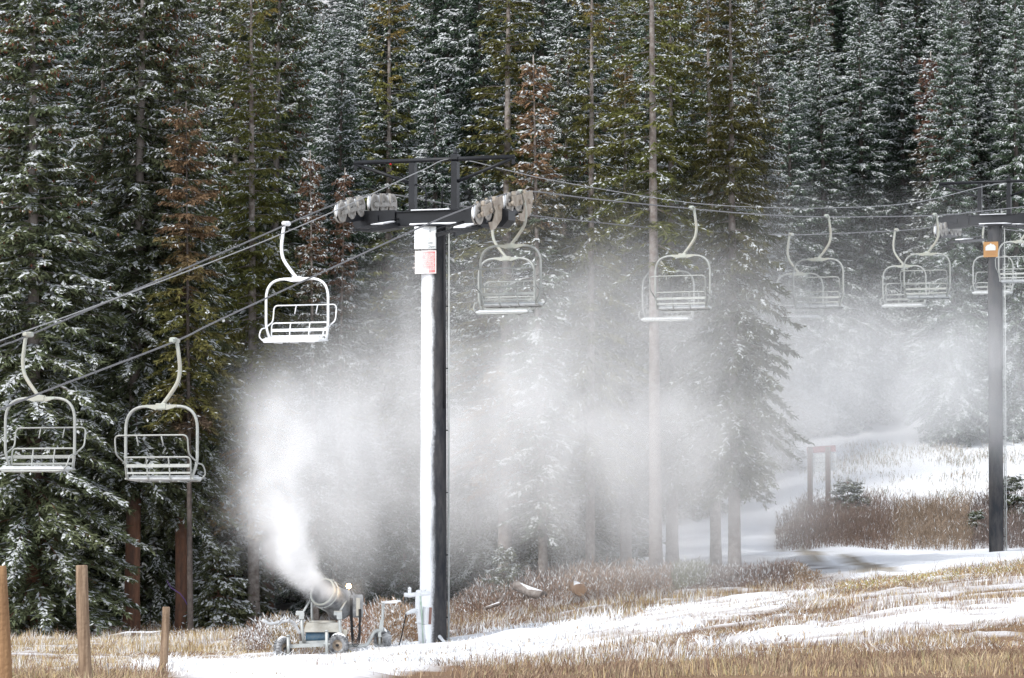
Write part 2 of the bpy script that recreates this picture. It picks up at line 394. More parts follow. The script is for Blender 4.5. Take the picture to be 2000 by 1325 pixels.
def snow_mask(X, Y):
    """how much of the ground the snow hides, 0..1"""
    u = 1000 + F * X / np.maximum(Y, 30)
    n = fbm(X * 0.35, Y * 0.22, 21); n2 = fbm(X * 1.3, Y * 0.8, 31)
    j = (n - 0.5) * 9 + (n2 - 0.5) * 6
    def band(a, b, soft=1.6): return sstep(a - soft, a + soft, Y + j) * (1 - sstep(b - soft, b + soft, Y + j))
    lo = np.interp(u, [300, 420, 700, 850, 1000, 1300, 1500, 1650], [56, 42, 44, 66, 75, 82, 91, 97])
    hi = np.interp(u, [300, 420, 600, 700, 1000, 1300, 1500, 1650], [80, 94, 97, 102, 106, 104, 101, 98])
    m = sstep(-1.6, 1.6, Y + j * .8 - lo) * (1 - sstep(-1.6, 1.6, Y + j * .8 - hi)) * sstep(300, 400, u) * (1 - sstep(1480, 1650, u))
    brk = .45 + .55 * sstep(.36, .56, fbm(X * 1.1, Y * .9, 77))
    m = m * np.where(u > 1150, brk, 1 - .5 * (1 - brk))
    m = np.maximum(m, brk * band(70, 78) * sstep(1330, 1520, u) * (1 - sstep(1720, 1850, u)) * 0.95)
    m = np.maximum(m, band(74, 84) * sstep(1620, 1750, u) * brk)
    m = np.maximum(m, band(89, 93) * sstep(1500, 1700, u) * 0.6)
    m = np.maximum(m, band(101, 107) * sstep(1180, 1350, u) * (1 - sstep(1560, 1700, u)) * 0.85)
    m = np.maximum(m, band(117, 240, 3) * sstep(1560, 1700, u) * (1 - .8 * sstep(.47, .56, n2) * sstep(163, 168, Y)))
    m = np.maximum(m, band(112, 121, 2) * (1 - sstep(250, 900, u)) * 0.45 * sstep(100, 300, u))
    m = np.maximum(m, sstep(128, 150, Y + j) * (0.45 + 0.5 * sstep(1000, 1250, u)))
    m = np.maximum(m, sstep(0.60, 0.7, n2) * 0.75 * sstep(60, 70, Y))
    return np.clip(m, 0, 1)

def axis_pts(lo, hi, a, b, fine):
    mid = list(np.arange(a, b, fine)); out = []
    s = fine; x = a
    left = []
    while x > lo: s *= 1.18; x -= s; left.append(x)
    s = fine; x = mid[-1]; right = []
    while x < hi: s *= 1.18; x += s; right.append(x)
    return np.array(left[::-1] + mid + right)
gx = axis_pts(-700, 700, -17, 26, 0.42); gy = axis_pts(-250, 1400, 40, 165, 0.42)
GX, GY = np.meshgrid(gx, gy); GZ = ground(GX, GY)
sm = snow_mask(GX, np.maximum(GY, 1.0)); rm = road_mask(GX, np.maximum(GY, 1.0))
V = np.stack([GX.ravel(), GY.ravel(), GZ.ravel()], 1)
V[:, 2] += sm.ravel() * (0.05 + .20 * (fbm(GX * .95, GY * .8, 14).ravel() - .45)) * (GY.ravel() < 175)
nx, ny = len(gx), len(gy); I = np.arange(nx * ny).reshape(ny, nx)
Q = np.stack([I[:-1, :-1].ravel(), I[:-1, 1:].ravel(), I[1:, 1:].ravel(), I[1:, :-1].ravel()], 1)
tn = fbm(GX * .6, GY * .6, 5).ravel()[:, None]; tn2 = fbm(GX * 2.1, GY * 2.1, 8).ravel()[:, None]
earth = np.array([0.24, 0.155, 0.085]) * tn + np.array([0.14, 0.085, 0.055]) * (1 - tn)
earth = np.where(GY.ravel()[:, None] > 128, np.array([0.10, 0.07, 0.05]) * (0.6 + 0.8 * tn2), earth)
road = np.array([0.33, 0.295, 0.245]) * (0.8 + 0.4 * tn2)
snowc = np.array([0.80, 0.82, 0.85])
s1 = sm.ravel()[:, None]; r1 = rm.ravel()[:, None]
tr = sstep(0.06, 0.20, np.abs(((GY + (1000 + F * GX / np.maximum(GY, 30)) * .19 + 1.2 * (fbm(GX * .4, GY * .4, 91) - .5)) / 5.0) % 1 - 0.5)).ravel()[:, None]   # wheel tracks
colr = earth * (1 - s1) + snowc * s1
colr = colr * (1 - r1) + (road * tr + snowc * (1 - tr)) * r1
M['ground'] = vcol_mat('ground_cover', 0.85)
gm = np_mesh('ground', V, Q, M['ground'], colr)
gm.polygons.foreach_set('use_smooth', [True] * len(gm.polygons))
g = M['ground'].node_tree; gb = g.nodes['Principled BSDF']
gn = g.nodes.new('ShaderNodeTexNoise'); gn.inputs['Scale'].default_value = 9; gn.inputs['Detail'].default_value = 8; gn.inputs['Roughness'].default_value = 0.7
gt = g.nodes.new('ShaderNodeTexCoord'); g.links.new(gt.outputs['Object'], gn.inputs['Vector'])
gbp = g.nodes.new('ShaderNodeBump'); gbp.inputs['Strength'].default_value = 0.6; gbp.inputs['Distance'].default_value = 0.08
g.links.new(gn.outputs['Fac'], gbp.inputs['Height']); g.links.new(gbp.outputs[0], gb.inputs['Normal'])
tag(link('ground', gm), kind='structure')

# ---------------------------------------------------------------- the lift line
SL = 0.4; TH = math.atan(SL)                       # the line runs away to the right, 21.8 degrees off the view
LD = Vector((math.sin(TH), math.cos(TH), 0)); ND = Vector((math.cos(TH), -math.sin(TH), 0)); UP = Vector((0, 0, 1))
Y0N, Y0F, Y0C = 101.7, 112.2, 105.7
def onlinep(px, py, Y0):
    Y = Y0 / (1 - (px - 1000) / (F * SL))
    for _ in range(3):
        p = at(px, py, Y); Y = Y + (Y0 + p.x / SL - Y) * 0.6
    return at(px, py, Y)
near_px = [(-260, 925), (0, 800), (330, 672), (440, 620), (815, 447), (925, 402), (975, 383), (1035, 374), (1160, 389), (1350, 408), (1480, 419), (1616, 424), (1826, 421), (1932, 411), (2000, 404), (2015, 402), (2150, 420)]
far_px = [(-260, 782), (0, 677), (69, 650), (480, 474), (575, 432), (658, 398), (712, 383), (770, 381), (882, 400), (1035, 421), (1160, 434), (1280, 446), (1420, 454), (1542, 459), (1688, 454), (1800, 447), (1842, 436), (1868, 436), (2000, 452), (2150, 462)]
com_px = [(-260, 772), (0, 666), (172, 603), (480, 486), (677, 402), (820, 335), (887, 311), (1000, 335), (1066, 350), (1212, 376), (1355, 397), (1480, 405), (1636, 406), (1792, 395), (1967, 357), (2080, 372), (2200, 380)]
near_pts = [onlinep(x, y, Y0N) for x, y in near_px]
far_pts = [onlinep(x, y, Y0F) for x, y in far_px]
com_pts = [onlinep(x, y, Y0C) for x, y in com_px]
def rope_obj(name, pts, r, m, label, cat, group=None):
    o = MB().tube(spline(pts, 8), r, 6).build(name, m); tag(o, label, cat, group); return o
rope_obj('haul_rope', near_pts, 0.021, M['rope'], 'steel haul rope of the nearer line, the one in front of the tower pole', 'cable', 'haul ropes')
rope_obj('haul_rope', far_pts, 0.021, M['rope'], 'steel haul rope of the farther line, running over the left wheel train', 'cable', 'haul ropes')
rope_obj('communication_cable', com_pts, 0.014, M['cable'], 'thin cable strung over the top frames of both towers', 'cable')
def line_z(pts, Y):
    s = spline(pts, 8)
    for a, b in zip(s[:-1], s[1:]):
        if a.y <= Y <= b.y: return a.z + (b.z - a.z) * (Y - a.y) / (b.y - a.y)
    return s[-1].z
def line_pt(pts, Y):
    s = spline(pts, 8)
    for a, b in zip(s[:-1], s[1:]):
        if a.y <= Y <= b.y: return a.lerp(b, (Y - a.y) / (b.y - a.y))
    return s[-1]

# ---------------------------------------------------------------- lift towers
def sheave_train(parent, pts, Yc, dx0, n=6, sp=0.60, plates=False):
    """wheels of one train under the rope, in coordinates of the parent (which is only moved, not turned)"""
    org = Vector(parent.location); R = 0.255
    for k in range(n):
        s = (k - (n - 1) / 2) * sp + (0.16 if k >= n // 2 else -0.16)
        Yw = Yc + s * LD.y
        rp = line_pt(pts, Yw)
        c = rp - UP * (R + 0.005) - org
        wm = MB()
        prof = [(0.05, -.055), (0.10, -.06), (0.115, -.03), (0.175, -.03), (0.19, -.062), (R + .022, -.062), (R + .022, -.04), (R - .012, -.018), (R - .012, .018), (R + .022, .04), (R + .022, .062), (0.19, .062), (0.175, .03), (0.115, .03), (0.10, .06), (0.05, .055), (0.0, .055)]
        wm.lathe([(0.0, -.055)] + prof, c, ND, 28)
        wh = wm.build('sheave', M['sheave'], parent)
        hb = MB(); hb.lathe([(0, -.09), (0.045, -.09), (0.045, .09), (0, .09)], c, ND, 10, False)
        for q in range(5):
            t = q * 2 * math.pi / 5
            hb.tube([c + (LD * math.cos(t) + UP * math.sin(t)) * .075 - ND * .075, c + (LD * math.cos(t) + UP * math.sin(t)) * .075 + ND * .075], .012, 6)
        hb.build('hub', M['slate'], wh)
        lin = MB(); lin.lathe([(R - .006, -.03), (R + .002, -.02), (R + .002, .02), (R - .006, .03)], c, ND, 28)
        lin.build('liner', M['rubber'], wh)
        fr = MB()   # snow packed on the windward rim
        a0 = 2.0
        pp = [c - LD * (math.cos(t) * (R + .03)) + UP * (math.sin(t) * (R + .03)) for t in np.linspace(-0.5, 0.95, 7)]
        fr.tube(pp, [.012, .04, .052, .055, .05, .04, .012], 6); fr.build('snow', M['rime'], wh)
    for gk in (0, 1):
        # equaliser beams
        s0 = (gk * 3 - 2.5) * sp + (0.16 if gk else -0.16); s1 = s0 + 2 * sp
        a = line_pt(pts, Yc + s0 * LD.y) - UP * .27 - org; b = line_pt(pts, Yc + s1 * LD.y) - UP * .27 - org
        d = (b - a).normalized(); nrm = d.cross(ND).normalized()
        if nrm.z < 0: nrm = -nrm
        for sgn in ((1, -1)):
            off = ND * (sgn * 0.098)
            pm = MB()
            if plates and sgn > 0:
                L = (b - a).length
                pm.prism([(.04, .19), (L * .60, .21), (L * .62, -.04), (.30, -.10), (.04, -.04)], a + off * 1.1, d, nrm, ND, .024)
                pm.prism([(L * .64, .23), (L + .30, .27), (L + .30, .0), (L + .08, -.34), (L * .66, -.52), (L * .44, -.50), (L * .36, -.28), (L * .58, -.30), (L * .78, -.06)], a + off * 1.18, d, nrm, ND, .024)
                pm.prism([(-.26, .02), (.06, .05), (.06, -.06), (-.2, -.06)], a + off * 1.05, d, nrm, ND, .02)
                for q in (0.0, L / 2, L): pm.lathe([(0, .0), (.07, .0), (.07, .06), (.03, .07), (0, .07)], a + d * q + off * 1.1, ND, 12)
                for q in (.18, L - .25): pm.box(a + d * q + nrm * .26 + off * 1.1, (.09, .09, .12), Matrix((d, ND, nrm)).transposed(), .01)
            else:
                pm.bar(a - d * .12 + off, b + d * .12 + off, .02, .11, nrm)
                for q in (0.25, 0.75): pm.bar(a.lerp(b, q) + off, a.lerp(b, q) + off + nrm * .30, .07, .02, d)
            pm.build('sheave_plate', M['sheave_tan'] if plates else M['sheave'], parent)
    a = line_pt(pts, Yc - 1.2 * LD.y) - UP * .52 - org; b = line_pt(pts, Yc + 1.2 * LD.y) - UP * .52 - org
    MB().bar(a, b, .12, .16).build('train_beam', M['slate'], parent)

def lift_tower(loc, zarm, rad0, rad1, pm, half, Yn, Yf, plates_near, label, big=True):
    """loc base; arm centre height zarm above base"""
    t = empty('lift_tower', loc); tag(t, label, 'lift tower', 'lift towers')
    A = Vector((0, 0, zarm)); org = Vector(loc)
    p = MB(); k = 26
    p.tube([(0, 0, -0.6 + (zarm + .35) * i / k) for i in range(k + 1)], rad0, 36, True, rad1)
    p.build('pole', pm, t)
    fl = MB(); fl.lathe([(0, .0), (rad1 + .16, .0), (rad1 + .16, .05), (0, .05)], (0, 0, zarm - .24), UP, 28, False); fl.build('top_flange', M['slate'], t)
    b = MB(); b.box(A, (2 * half - .5, .34, .36), Matrix((ND, LD, UP)).transposed(), .012)
    b.bar(A - ND * (half - .25) + UP * .187, A + ND * (half - .25) + UP * .187, .42, .02); b.bar(A - ND * (half - .25) - UP * .187, A + ND * (half - .25) - UP * .187, .42, .02)
    b.build('crossarm', M['slate'], t)
    # ends of the arm: deep box brackets and the catwalks along each wheel train
    for sgn, pts, Yc in ((-1, far_pts, Yf), (1, near_pts, Yn)):
        e = A + ND * (sgn * (half - .42))
        br = MB()
        br.prism([(-.62, -.24), (-.15, -.30), (.42, -.30), (.6, -.12), (.6, .12), (.30, .24), (-.62, .24)], e, ND * sgn, UP, LD, .5)
        br.build('arm_bracket', M['slate'], t)
        mid = line_pt(pts, Yc) - org
        slope = (line_pt(pts, Yc + 1.5) - line_pt(pts, Yc - 1.5)).normalized()
        cdir = slope
        cc = mid - UP * .80 - ND * (sgn * .52)
        cw = MB()
        cw.bar(cc - cdir * 2.0, cc + cdir * 2.0, .06, .10); cw.bar(cc - cdir * 2.0 - ND * sgn * .5, cc + cdir * 2.0 - ND * sgn * .5, .06, .10)
        cw.bar(cc - cdir * 2.0 - ND * sgn * .5 + UP * .16, cc + cdir * 2.0 - ND * sgn * .5 + UP * .16, .03, .03)
        cw.build('catwalk_rail', M['slate'], t)
        for q in range(9):
            s = MB(); o = cdir * (-1.9 + q * .475); s.bar(cc + o + UP * .04, cc + o - ND * sgn * .5 + UP * .04, .17, .025); s.build('catwalk_tread', M['slate'], t)
        sn = MB(); sn.box(cc - cdir * .3 - ND * sgn * .25 + UP * .09, (.36, 1.5, .05), Matrix((ND, cdir, UP)).transposed(), .02); sn.build('snow', M['snow'], t)
        h = MB(); h.bar(e - LD * .3, Vector((e.x, e.y, e.z)) + LD * .3, .3, .22); h.build('mount_block', M['slate'], t)
        sheave_train(t, pts, Yc, 0, plates=plates_near and sgn > 0)
    # snow lying on the lower flange of the arm
    s = MB(); s.box(A - LD * .235 - UP * .165 + ND * .1, (1.35, .16, .05), Matrix((ND, LD, UP)).transposed(), .02); s.box(A - LD * .21 + UP * .215, (1.1, .12, .03), Matrix((ND, LD, UP)).transposed(), .01); s.build('snow', M['snow'], t)
    # lifting frame
    hp = 1.30; xs = (-.60, .62)
    for x in xs:
        m = MB(); m.box(A + ND * x + UP * (.2 + hp / 2), (.17, .20, hp), Matrix((ND, LD, UP)).transposed(), .012); m.box(A + ND * x + UP * (.22), (.3, .34, .03), Matrix((ND, LD, UP)).transposed()); m.build('frame_post', M['slate'], t)
    tb = MB(); zt = .2 + hp + .06
    tb.tube([A + ND * -2.30 + UP * zt, A + ND * 2.30 + UP * zt], .062, 10); tb.build('frame_beam', M['slate'], t)
    for sgn in (-1, 1):
        m = MB(); e = A + ND * (sgn * 2.28) + UP * (zt - .03)
        m.tube([e, A + ND * (sgn * .68) + UP * (zt - .60)], .045, 8); m.build('frame_brace', M['slate'], t)
        m = MB(); m.bar(e + UP * .06, e - UP * .16, .05, .09); m.build('lifting_lug', M['slate'], t)
        m = MB(); x = xs[0] if sgn < 0 else xs[1]; i = -sgn
        m.tube(arc([A + ND * (x + i * .08) + UP * .92, A + ND * (x + i * .38) + UP * .80, A + ND * (x + i * .38) + UP * .18], 6, .3), .022, 8); m.build('handrail', M['slate'], t)
    m = MB(); m.box(A + ND * .62 + UP * (zt + .05), (.2, .2, .16), Matrix((ND, LD, UP)).transposed(), .02); m.tube([A + ND * .62 + UP * (zt + .1), A + ND * .62 + UP * (zt + .24)], .05, 8); m.build('cable_clamp', M['slate'], t)
    # ladder on the downhill right side
    lx = ND * (rad1 + .10) + LD * .04; LA = Vector((-.06, 1, 0)).normalized()
    for q in (-.19, .19):
        m = MB(); m.tube([(lx + LA * q) + UP * -.2, (lx + LA * q) + UP * (zarm - .3)], .021, 8); m.build('ladder_rail', M['galv'], t)
    rm = MB(); rm.tube([lx - LA * .19, lx + LA * .19], .012, 6); rme = rm.mesh('ladder_rung', M['galv'])
    for q in range(int((zarm - .6) / .32)):
        o = link('ladder_rung', rme, t); o.location = (0, 0, .2 + q * .32)
    for q in range(7):
        m = MB(); z = .7 + q * (zarm - 1.4) / 6
        m.bar(Vector(ND) * (rad1 * .8) + UP * z, lx + UP * z, .05, .03); m.build('ladder_bracket', M['slate'], t)
    m = MB(); cx = ND * (rad1 + .06) - LD * .16
    m.tube([cx + UP * (zarm - .2), cx + UP * (zarm * .55)], .026, 8); m.build('conduit', M['slate'], t)
    return t, A

zA = at(846, 427, 101.7).z
b1 = onground(846, 101.7); b1.x = -2.08
t1, A1 = lift_tower(b1, zA - b1.z, 0.365, 0.32, M['pole'], 2.06, 101.0, 102.45, True, 'dark steel lift tower with snow caked on its left side and two signs')
xT2 = .4 * (156.8 - 112.2) + 1.81; b2 = Vector((xT2, 156.0, gz(xT2, 156.0)))
zA2 = at(1944, 430, 156.0).z
t2, A2 = lift_tower(b2, zA2 - b2.z, 0.30, 0.275, M['pole2'], 2.06, 155.3, 156.75, True, 'slim dark lift tower at the right edge with an orange sign')

def letters(txt, size, loc, mx, m, parent, name='lettering', align='LEFT'):
    cu = bpy.data.curves.new(name, 'FONT'); cu.body = txt; cu.size = size; cu.align_x = align; cu.align_y = 'TOP'; cu.space_line = 0.82
    cu.offset = size * 0.012; cu.resolution_u = 2; cu.extrude = 0.0008
    cu.materials.append(m)
    tmp = bpy.data.objects.new(name, cu); COL.objects.link(tmp)
    bpy.context.view_layer.update()
    me = bpy.data.meshes.new_from_object(tmp.evaluated_get(bpy.context.evaluated_depsgraph_get()))
    bpy.data.objects.remove(tmp); bpy.data.curves.remove(cu)
    if not me.materials: me.materials.append(m)
    o = bpy.data.objects.new(name, me); COL.objects.link(o); o.parent = parent
    o.matrix_local = Matrix.Translation(loc) @ mx.to_4x4()
    return o
# signs face down the line (towards the camera)
SX = ND; SN = -LD; SM = Matrix((SX, UP, SN)).transposed()
def sign_panel(t, cz, wd, ht, m, edge, off):
    c = Vector((0, 0, cz)) + SN * off + SX * -.075
    s = MB(); s.box(c, (wd, ht, .012), SM, .003); o = s.build('sign_board', m, t)
    e = MB()
    for q in (-1, 1):
        e.box(c + UP * (q * (ht / 2 - .012)) + SN * .0075, (wd, .022, .004), SM); e.box(c + SX * (q * (wd / 2 - .012)) + SN * .0075, (.022, ht - .048, .004), SM)
    e.build('border', edge, o); return o, c
zz = lambda py: at(840, py, 101.2).z - b1.z
s1o, c1 = sign_panel(t1, (zz(441) + zz(486)) / 2, .60, zz(441) - zz(486), M['sign_white'], M['sign_edge'], .36)
m = MB(); m.tube([c1 + SN * .009 + SX * (.16 * math.cos(a)) + UP * (.10 + .12 * math.sin(a)) for a in np.linspace(.35, 2.5, 14)], .006, 6); m.build('chair_drawing', M['sign_dark'], s1o)
letters('ntly', .085, c1 + SX * .08 + UP * -.10 + SN * .009, SM, M['sign_dark'], s1o)
letters('Chairs', .085, c1 + SX * .06 + UP * -.20 + SN * .009, SM, M['sign_dark'], s1o)
s2o, c2 = sign_panel(t1, (zz(489) + zz(534)) / 2, .61, zz(489) - zz(534), M['sign_red'], M['sign_letter'], .365)
letters('OUR SKI AREA\nWILL NOT TOLERATE\nRECKLESS\nENDANGERING,\nOR UNSAFE BEING,\nFOUL LANGUAGE OR\nRUDE BEHAVIOR.\nOFFENDERS WILL LOSE\nTHEIR PRIVILEGES', .062, c2 + SX * .265 + UP * .245 + SN * .009, SM, M['sign_letter'], s2o, align='RIGHT')
def snow_patch(c, wd, ht, seed, parent, edge=.62, thick=.02, m='rime'):
    """thin crust of blown snow over the left part of a board"""
    n1, n2 = 26, 30; V = []; Fc = []; idx = {}
    for j in range(n2 + 1):
        for i in range(n1 + 1):
            x = -wd / 2 - .012 + wd * i / n1; y = -ht / 2 + ht * j / n2
            lim = -wd / 2 + wd * (edge + .5 * (float(fbm(y * 4 + seed, seed, seed)[()] if False else fbm(np.array([y * 5 + seed]), np.array([seed * 1.7]), seed)[0]) - .5))
            d = min(1.0, max(0.0, (lim - x) / .10)); r = float(vnoise(np.array([x * 30]), np.array([y * 30]), seed)[0])
            if d > 0: 
                idx[(i, j)] = len(V); V.append(c + SX * x + UP * y + SN * (.009 + thick * d * (.6 + .6 * r)))
    for j in range(n2):
        for i in range(n1):
            k = [(i, j), (i + 1, j), (i + 1, j + 1), (i, j + 1)]
            if all(q in idx for q in k): Fc.append(tuple(idx[q] for q in k))
    mb = MB(); mb.add(V, Fc, True); return mb.build('snow', M[m], parent)
snow_patch(c1, .60, .60, 3, s1o, .66, .03)
snow_patch(c2 - UP * .24, .36, .12, 5, s2o, .62, .02)
# orange sign of the far tower
zz2 = lambda py: at(1940, py, 155.6).z - b2.z
s3o, c3 = sign_panel(t2, (zz2(472) + zz2(502)) / 2, .62, zz2(472) - zz2(502), M['sign_orange'], M['sign_orange'], .31)
c3 = c3 + SX * .0
m = MB(); m.prism([(-.22, -.04), (.2, -.04), (.2, .12), (.12, .2), (.04, .2), (0, .26), (-.05, .2), (-.15, .18), (-.22, .1)], c3 + SN * .01, SX, UP, SN, .006); m.build('printed_panel', M['sign_white'], s3o)
for q, (x0, x1) in enumerate(((-.16, .22), (-.2, .24), (-.18, .16), (-.2, .2))):
    m = MB(); y = -.07 - q * .05; m.bar(c3 + SX * x0 + UP * y + SN * .009, c3 + SX * x1 + UP * y + SN * .009, .004, .016); m.build('printed_line', M['sign_brown'], s3o)
# red marker on the top beam
m = MB(); mk = A1 - ND * 1.25 + UP * 1.50; m.lathe([(0, -.03), (.03, -.03), (.035, .02), (0, .05)], mk, UP, 10); m.build('red_marker', M['red'], t1)

# ---------------------------------------------------------------- chairs
W2 = 0.87
def make_chair(frame_m, hanger_m, seat_m):
    """origin on the rope; local +y is the way the chair faces, +x the outer side"""
    t = empty('lift_chair'); zs = -2.98; ox = -.31
    X = lambda x, y, z: Vector((x + ox, y, z + zs))
    # hanger arm: bows outward from the rope, then back in to the middle of the bail
    h = MB(); h.tube(spline([(0.02, 0, .05), (.06, 0, -.05), (.10, 0, -.30), (.13, 0, -.60), (.08, 0, -.88), (-.10, 0, -1.15), (ox - .0, 0, -1.40)], 6), .043, 10); h.build('hanger_arm', hanger_m, t)
    g = MB(); g.box((0, 0, .01), (.10, .34, .11), None, .03); g.box((.02, -.10, .05), (.13, .12, .06), None, .02); g.build('grip', hanger_m, t)
    # bail
    z0, z1 = .10, 1.57
    b = MB(); b.tube(arc([X(-W2 + .10, -.10, -.02), X(-W2, .0, .32), X(-W2, 0, z1), X(W2, 0, z1), X(W2, 0, .32), X(W2 - .10, -.10, -.02)], 8, .50), .033, 10)
    b.build('bail', frame_m, t)
    bx = MB(); bx.prism([(-.38, .035), (.38, .035), (.38, -.01), (.14, -.075), (-.14, -.075), (-.38, -.01)], X(0, 0, z1), (1, 0, 0), (0, 0, 1), (0, 1, 0), .075); bx.box(X(0, 0, z1 - .0), (.24, .11, .13), None, .012); bx.build('bail_plate', hanger_m, t)
    # seat, frame rails
    s = MB(); s.box(X(0, .16, .0), (1.62, .47, .075), None, .03); so = s.build('seat', seat_m, t)
    sn = MB(); sn.box(X(0, .16, .052), (1.50, .36, .03), None, .014); sn.build('snow', M['seat'] if seat_m == M['seat'] else M['rime'], so)
    fr = MB(); fr.tube(arc([X(-W2 + .06, -.12, .0), X(-W2 + .10, .42, -.05), X(W2 - .10, .42, -.05), X(W2 - .06, -.12, .0)], 5, .14), .022, 8)
    for x in (-.45, 0, .45): fr.tube([X(x, -.08, -.06), X(x, .40, -.07)], .016, 6)
    fr.build('seat_frame', frame_m, t)
    # backrest
    r = MB(); r.tube(arc([X(-W2 + .10, -.10, .0), X(-W2 + .07, -.19, .46), X(W2 - .07, -.19, .46), X(W2 - .10, -.10, .0)], 5, .10), .020, 8); bo = r.build('backrest_frame', frame_m, t)
    for zc, hh in ((.275, .075), (.12, .045)):
        m = MB(); y = -.10 - .09 * zc / .46 * 1.0; m.box(X(0, y - .01, zc), (2 * W2 - .2, .014, hh), Matrix.Rotation(-.18, 3, 'X'), .003); m.build('slat', frame_m, bo)
    for x in (-.27, .27):
        m = MB(); m.tube(spline([X(x, -.20, .47), X(x, -.145, .22), X(x, -.11, .02), X(x, .02, -.055)], 4), .016, 6); m.build('backrest_bar', frame_m, bo)
    # armrest loops
    for q in (-1, 1):
        m = MB(); m.tube(arc([X(q * (W2 + .01), -.10, .34), X(q * (W2 + .02), .26, .30), X(q * (W2 + .02), .38, .08), X(q * (W2 - .10), .34, -.03)], 5, .16), .017, 8); m.build('armrest', frame_m, t)
    # restraint bar swung up behind the backrest
    rb = MB(); rb.tube(arc([X(-W2 - .01, -.02, .34), X(-W2 - .01, -.44, .52), X(-W2 - .01, -.50, .93), X(W2 + .01, -.50, .93), X(W2 + .01, -.44, .52), X(W2 + .01, -.02, .34)], 6, .12), .018, 8); ro = rb.build('restraint_bar', frame_m, t)
    for x in (-.35, .25):
        m = MB(); m.tube([X(x, -.50, .93), X(x + .03, -.46, .70)], .014, 6); m.build('foot_peg', frame_m, ro)
    return t
ch_a = make_chair(M['chair'], M['hanger'], M['seat'])
ch_b = make_chair(M['rime'], M['rime'], M['rime'])
near_ch = [(341, 667, 'pale steel lift chair seen from behind, near the lower left above the fence posts'),
           (1018, 377, 'lift chair seen from behind, hanging at the right-hand wheel train of the near tower'),
           (1352, 408, 'lift chair seen from behind in the mist, beside the bare tree trunk'),
           (1615, 424, 'lift chair seen from behind in the mist, middle one between the two towers'),
           (1826, 421, 'lift chair seen from behind, just left of the far tower'),
           (2006, 403, 'lift chair seen from behind, cut off by the right edge beside the orange sign')]
far_ch = [(55, 655, 'pale steel lift chair seen from the front, cut off by the left edge'),
          (559, 438, 'lift chair coated white with rime, seen from the front left of the near tower'),
          (970, 411, 'lift chair seen from the front, lowered behind the chair at the right wheel train'),
          (1287, 446, 'lift chair seen from the front in the mist, crossing the bare tree trunk'),
          (1545, 459, 'lift chair seen from the front in the mist, lower left of a pair midway'),
          (1751, 450, 'lift chair seen from the front, lower left of the pair before the far tower'),
          (1925, 436, 'lift chair seen from the front, half hidden behind the far tower pole')]
used = {}
def put_chair(proto, p, rz, label):
    o = proto if not used.get(proto.name) else copy_tree(proto); used[proto.name] = True
    o.location = p; o.rotation_euler = (0, 0, rz); tag(o, label, 'lift chair', 'chairs hanging on the lift line')
for x, y, lb in near_ch: put_chair(ch_a, onlinep(x, y, Y0N), -TH, lb)
for i, (x, y, lb) in enumerate(far_ch): put_chair(ch_b if i == 1 else ch_a, onlinep(x, y, Y0F), math.pi - TH + (.03 if i == 3 else 0), lb)
# ---------------------------------------------------------------- trees
def kites(P, D, L, Wd, roll, rng):
    """flat leaf-shaped kites: base P, unit direction D, length L, half width Wd; returns verts (n*4,3), quads"""
    n = len(P)
    upv = np.tile(np.array([0, 0, 1.0]), (n, 1))
    S = np.cross(D, upv); S /= np.linalg.norm(S, axis=1)[:, None] + 1e-9
    T = np.cross(S, D)
    c = np.cos(roll)[:, None]; s = np.sin(roll)[:, None]
    Wv = (S * c + T * s) * Wd[:, None]
    mid = P + D * (L * 0.45)[:, None]
    V = np.stack([P, mid - Wv, P + D * L[:, None], mid + Wv], 1).reshape(-1, 3)
    Q = np.arange(n * 4).reshape(n, 4)
    return V, Q

def roofs(P, D, L, Wd, Ht):
    """snow lumps: kite outline with a raised ridge (5 verts, 4 tris)"""
    n = len(P); upv = np.array([0, 0, 1.0])
    S = np.cross(D, np.tile(upv, (n, 1))); S /= np.linalg.norm(S, axis=1)[:, None] + 1e-9
    mid = P + D * (L * 0.5)[:, None]
    V = np.stack([P, mid - S * Wd[:, None] - upv * (Ht * .5)[:, None], P + D * L[:, None], mid + S * Wd[:, None] - upv * (Ht * .5)[:, None], mid + upv * Ht[:, None]], 1).reshape(-1, 3)
    b = (np.arange(n) * 5)[:, None]
    Q = np.concatenate([b + np.array([[0, 1, 4]]), b + np.array([[1, 2, 4]]), b + np.array([[2, 3, 4]]), b + np.array([[3, 0, 4]])])
    return V, Q

GREEN = ((0.060, 0.077, 0.040), (0.104, 0.115, 0.062)); DEEP = ((0.046, 0.072, 0.048), (0.076, 0.105, 0.066)); OLIVE = ((0.075, 0.082, 0.024), (0.118, 0.108, 0.034))
RUST = ((0.14, 0.078, 0.048), (0.19, 0.112, 0.072)); DRY = ((0.16, 0.095, 0.035), (0.22, 0.125, 0.045)); GREY = ((0.16, 0.13, 0.12), (0.26, 0.22, 0.20))

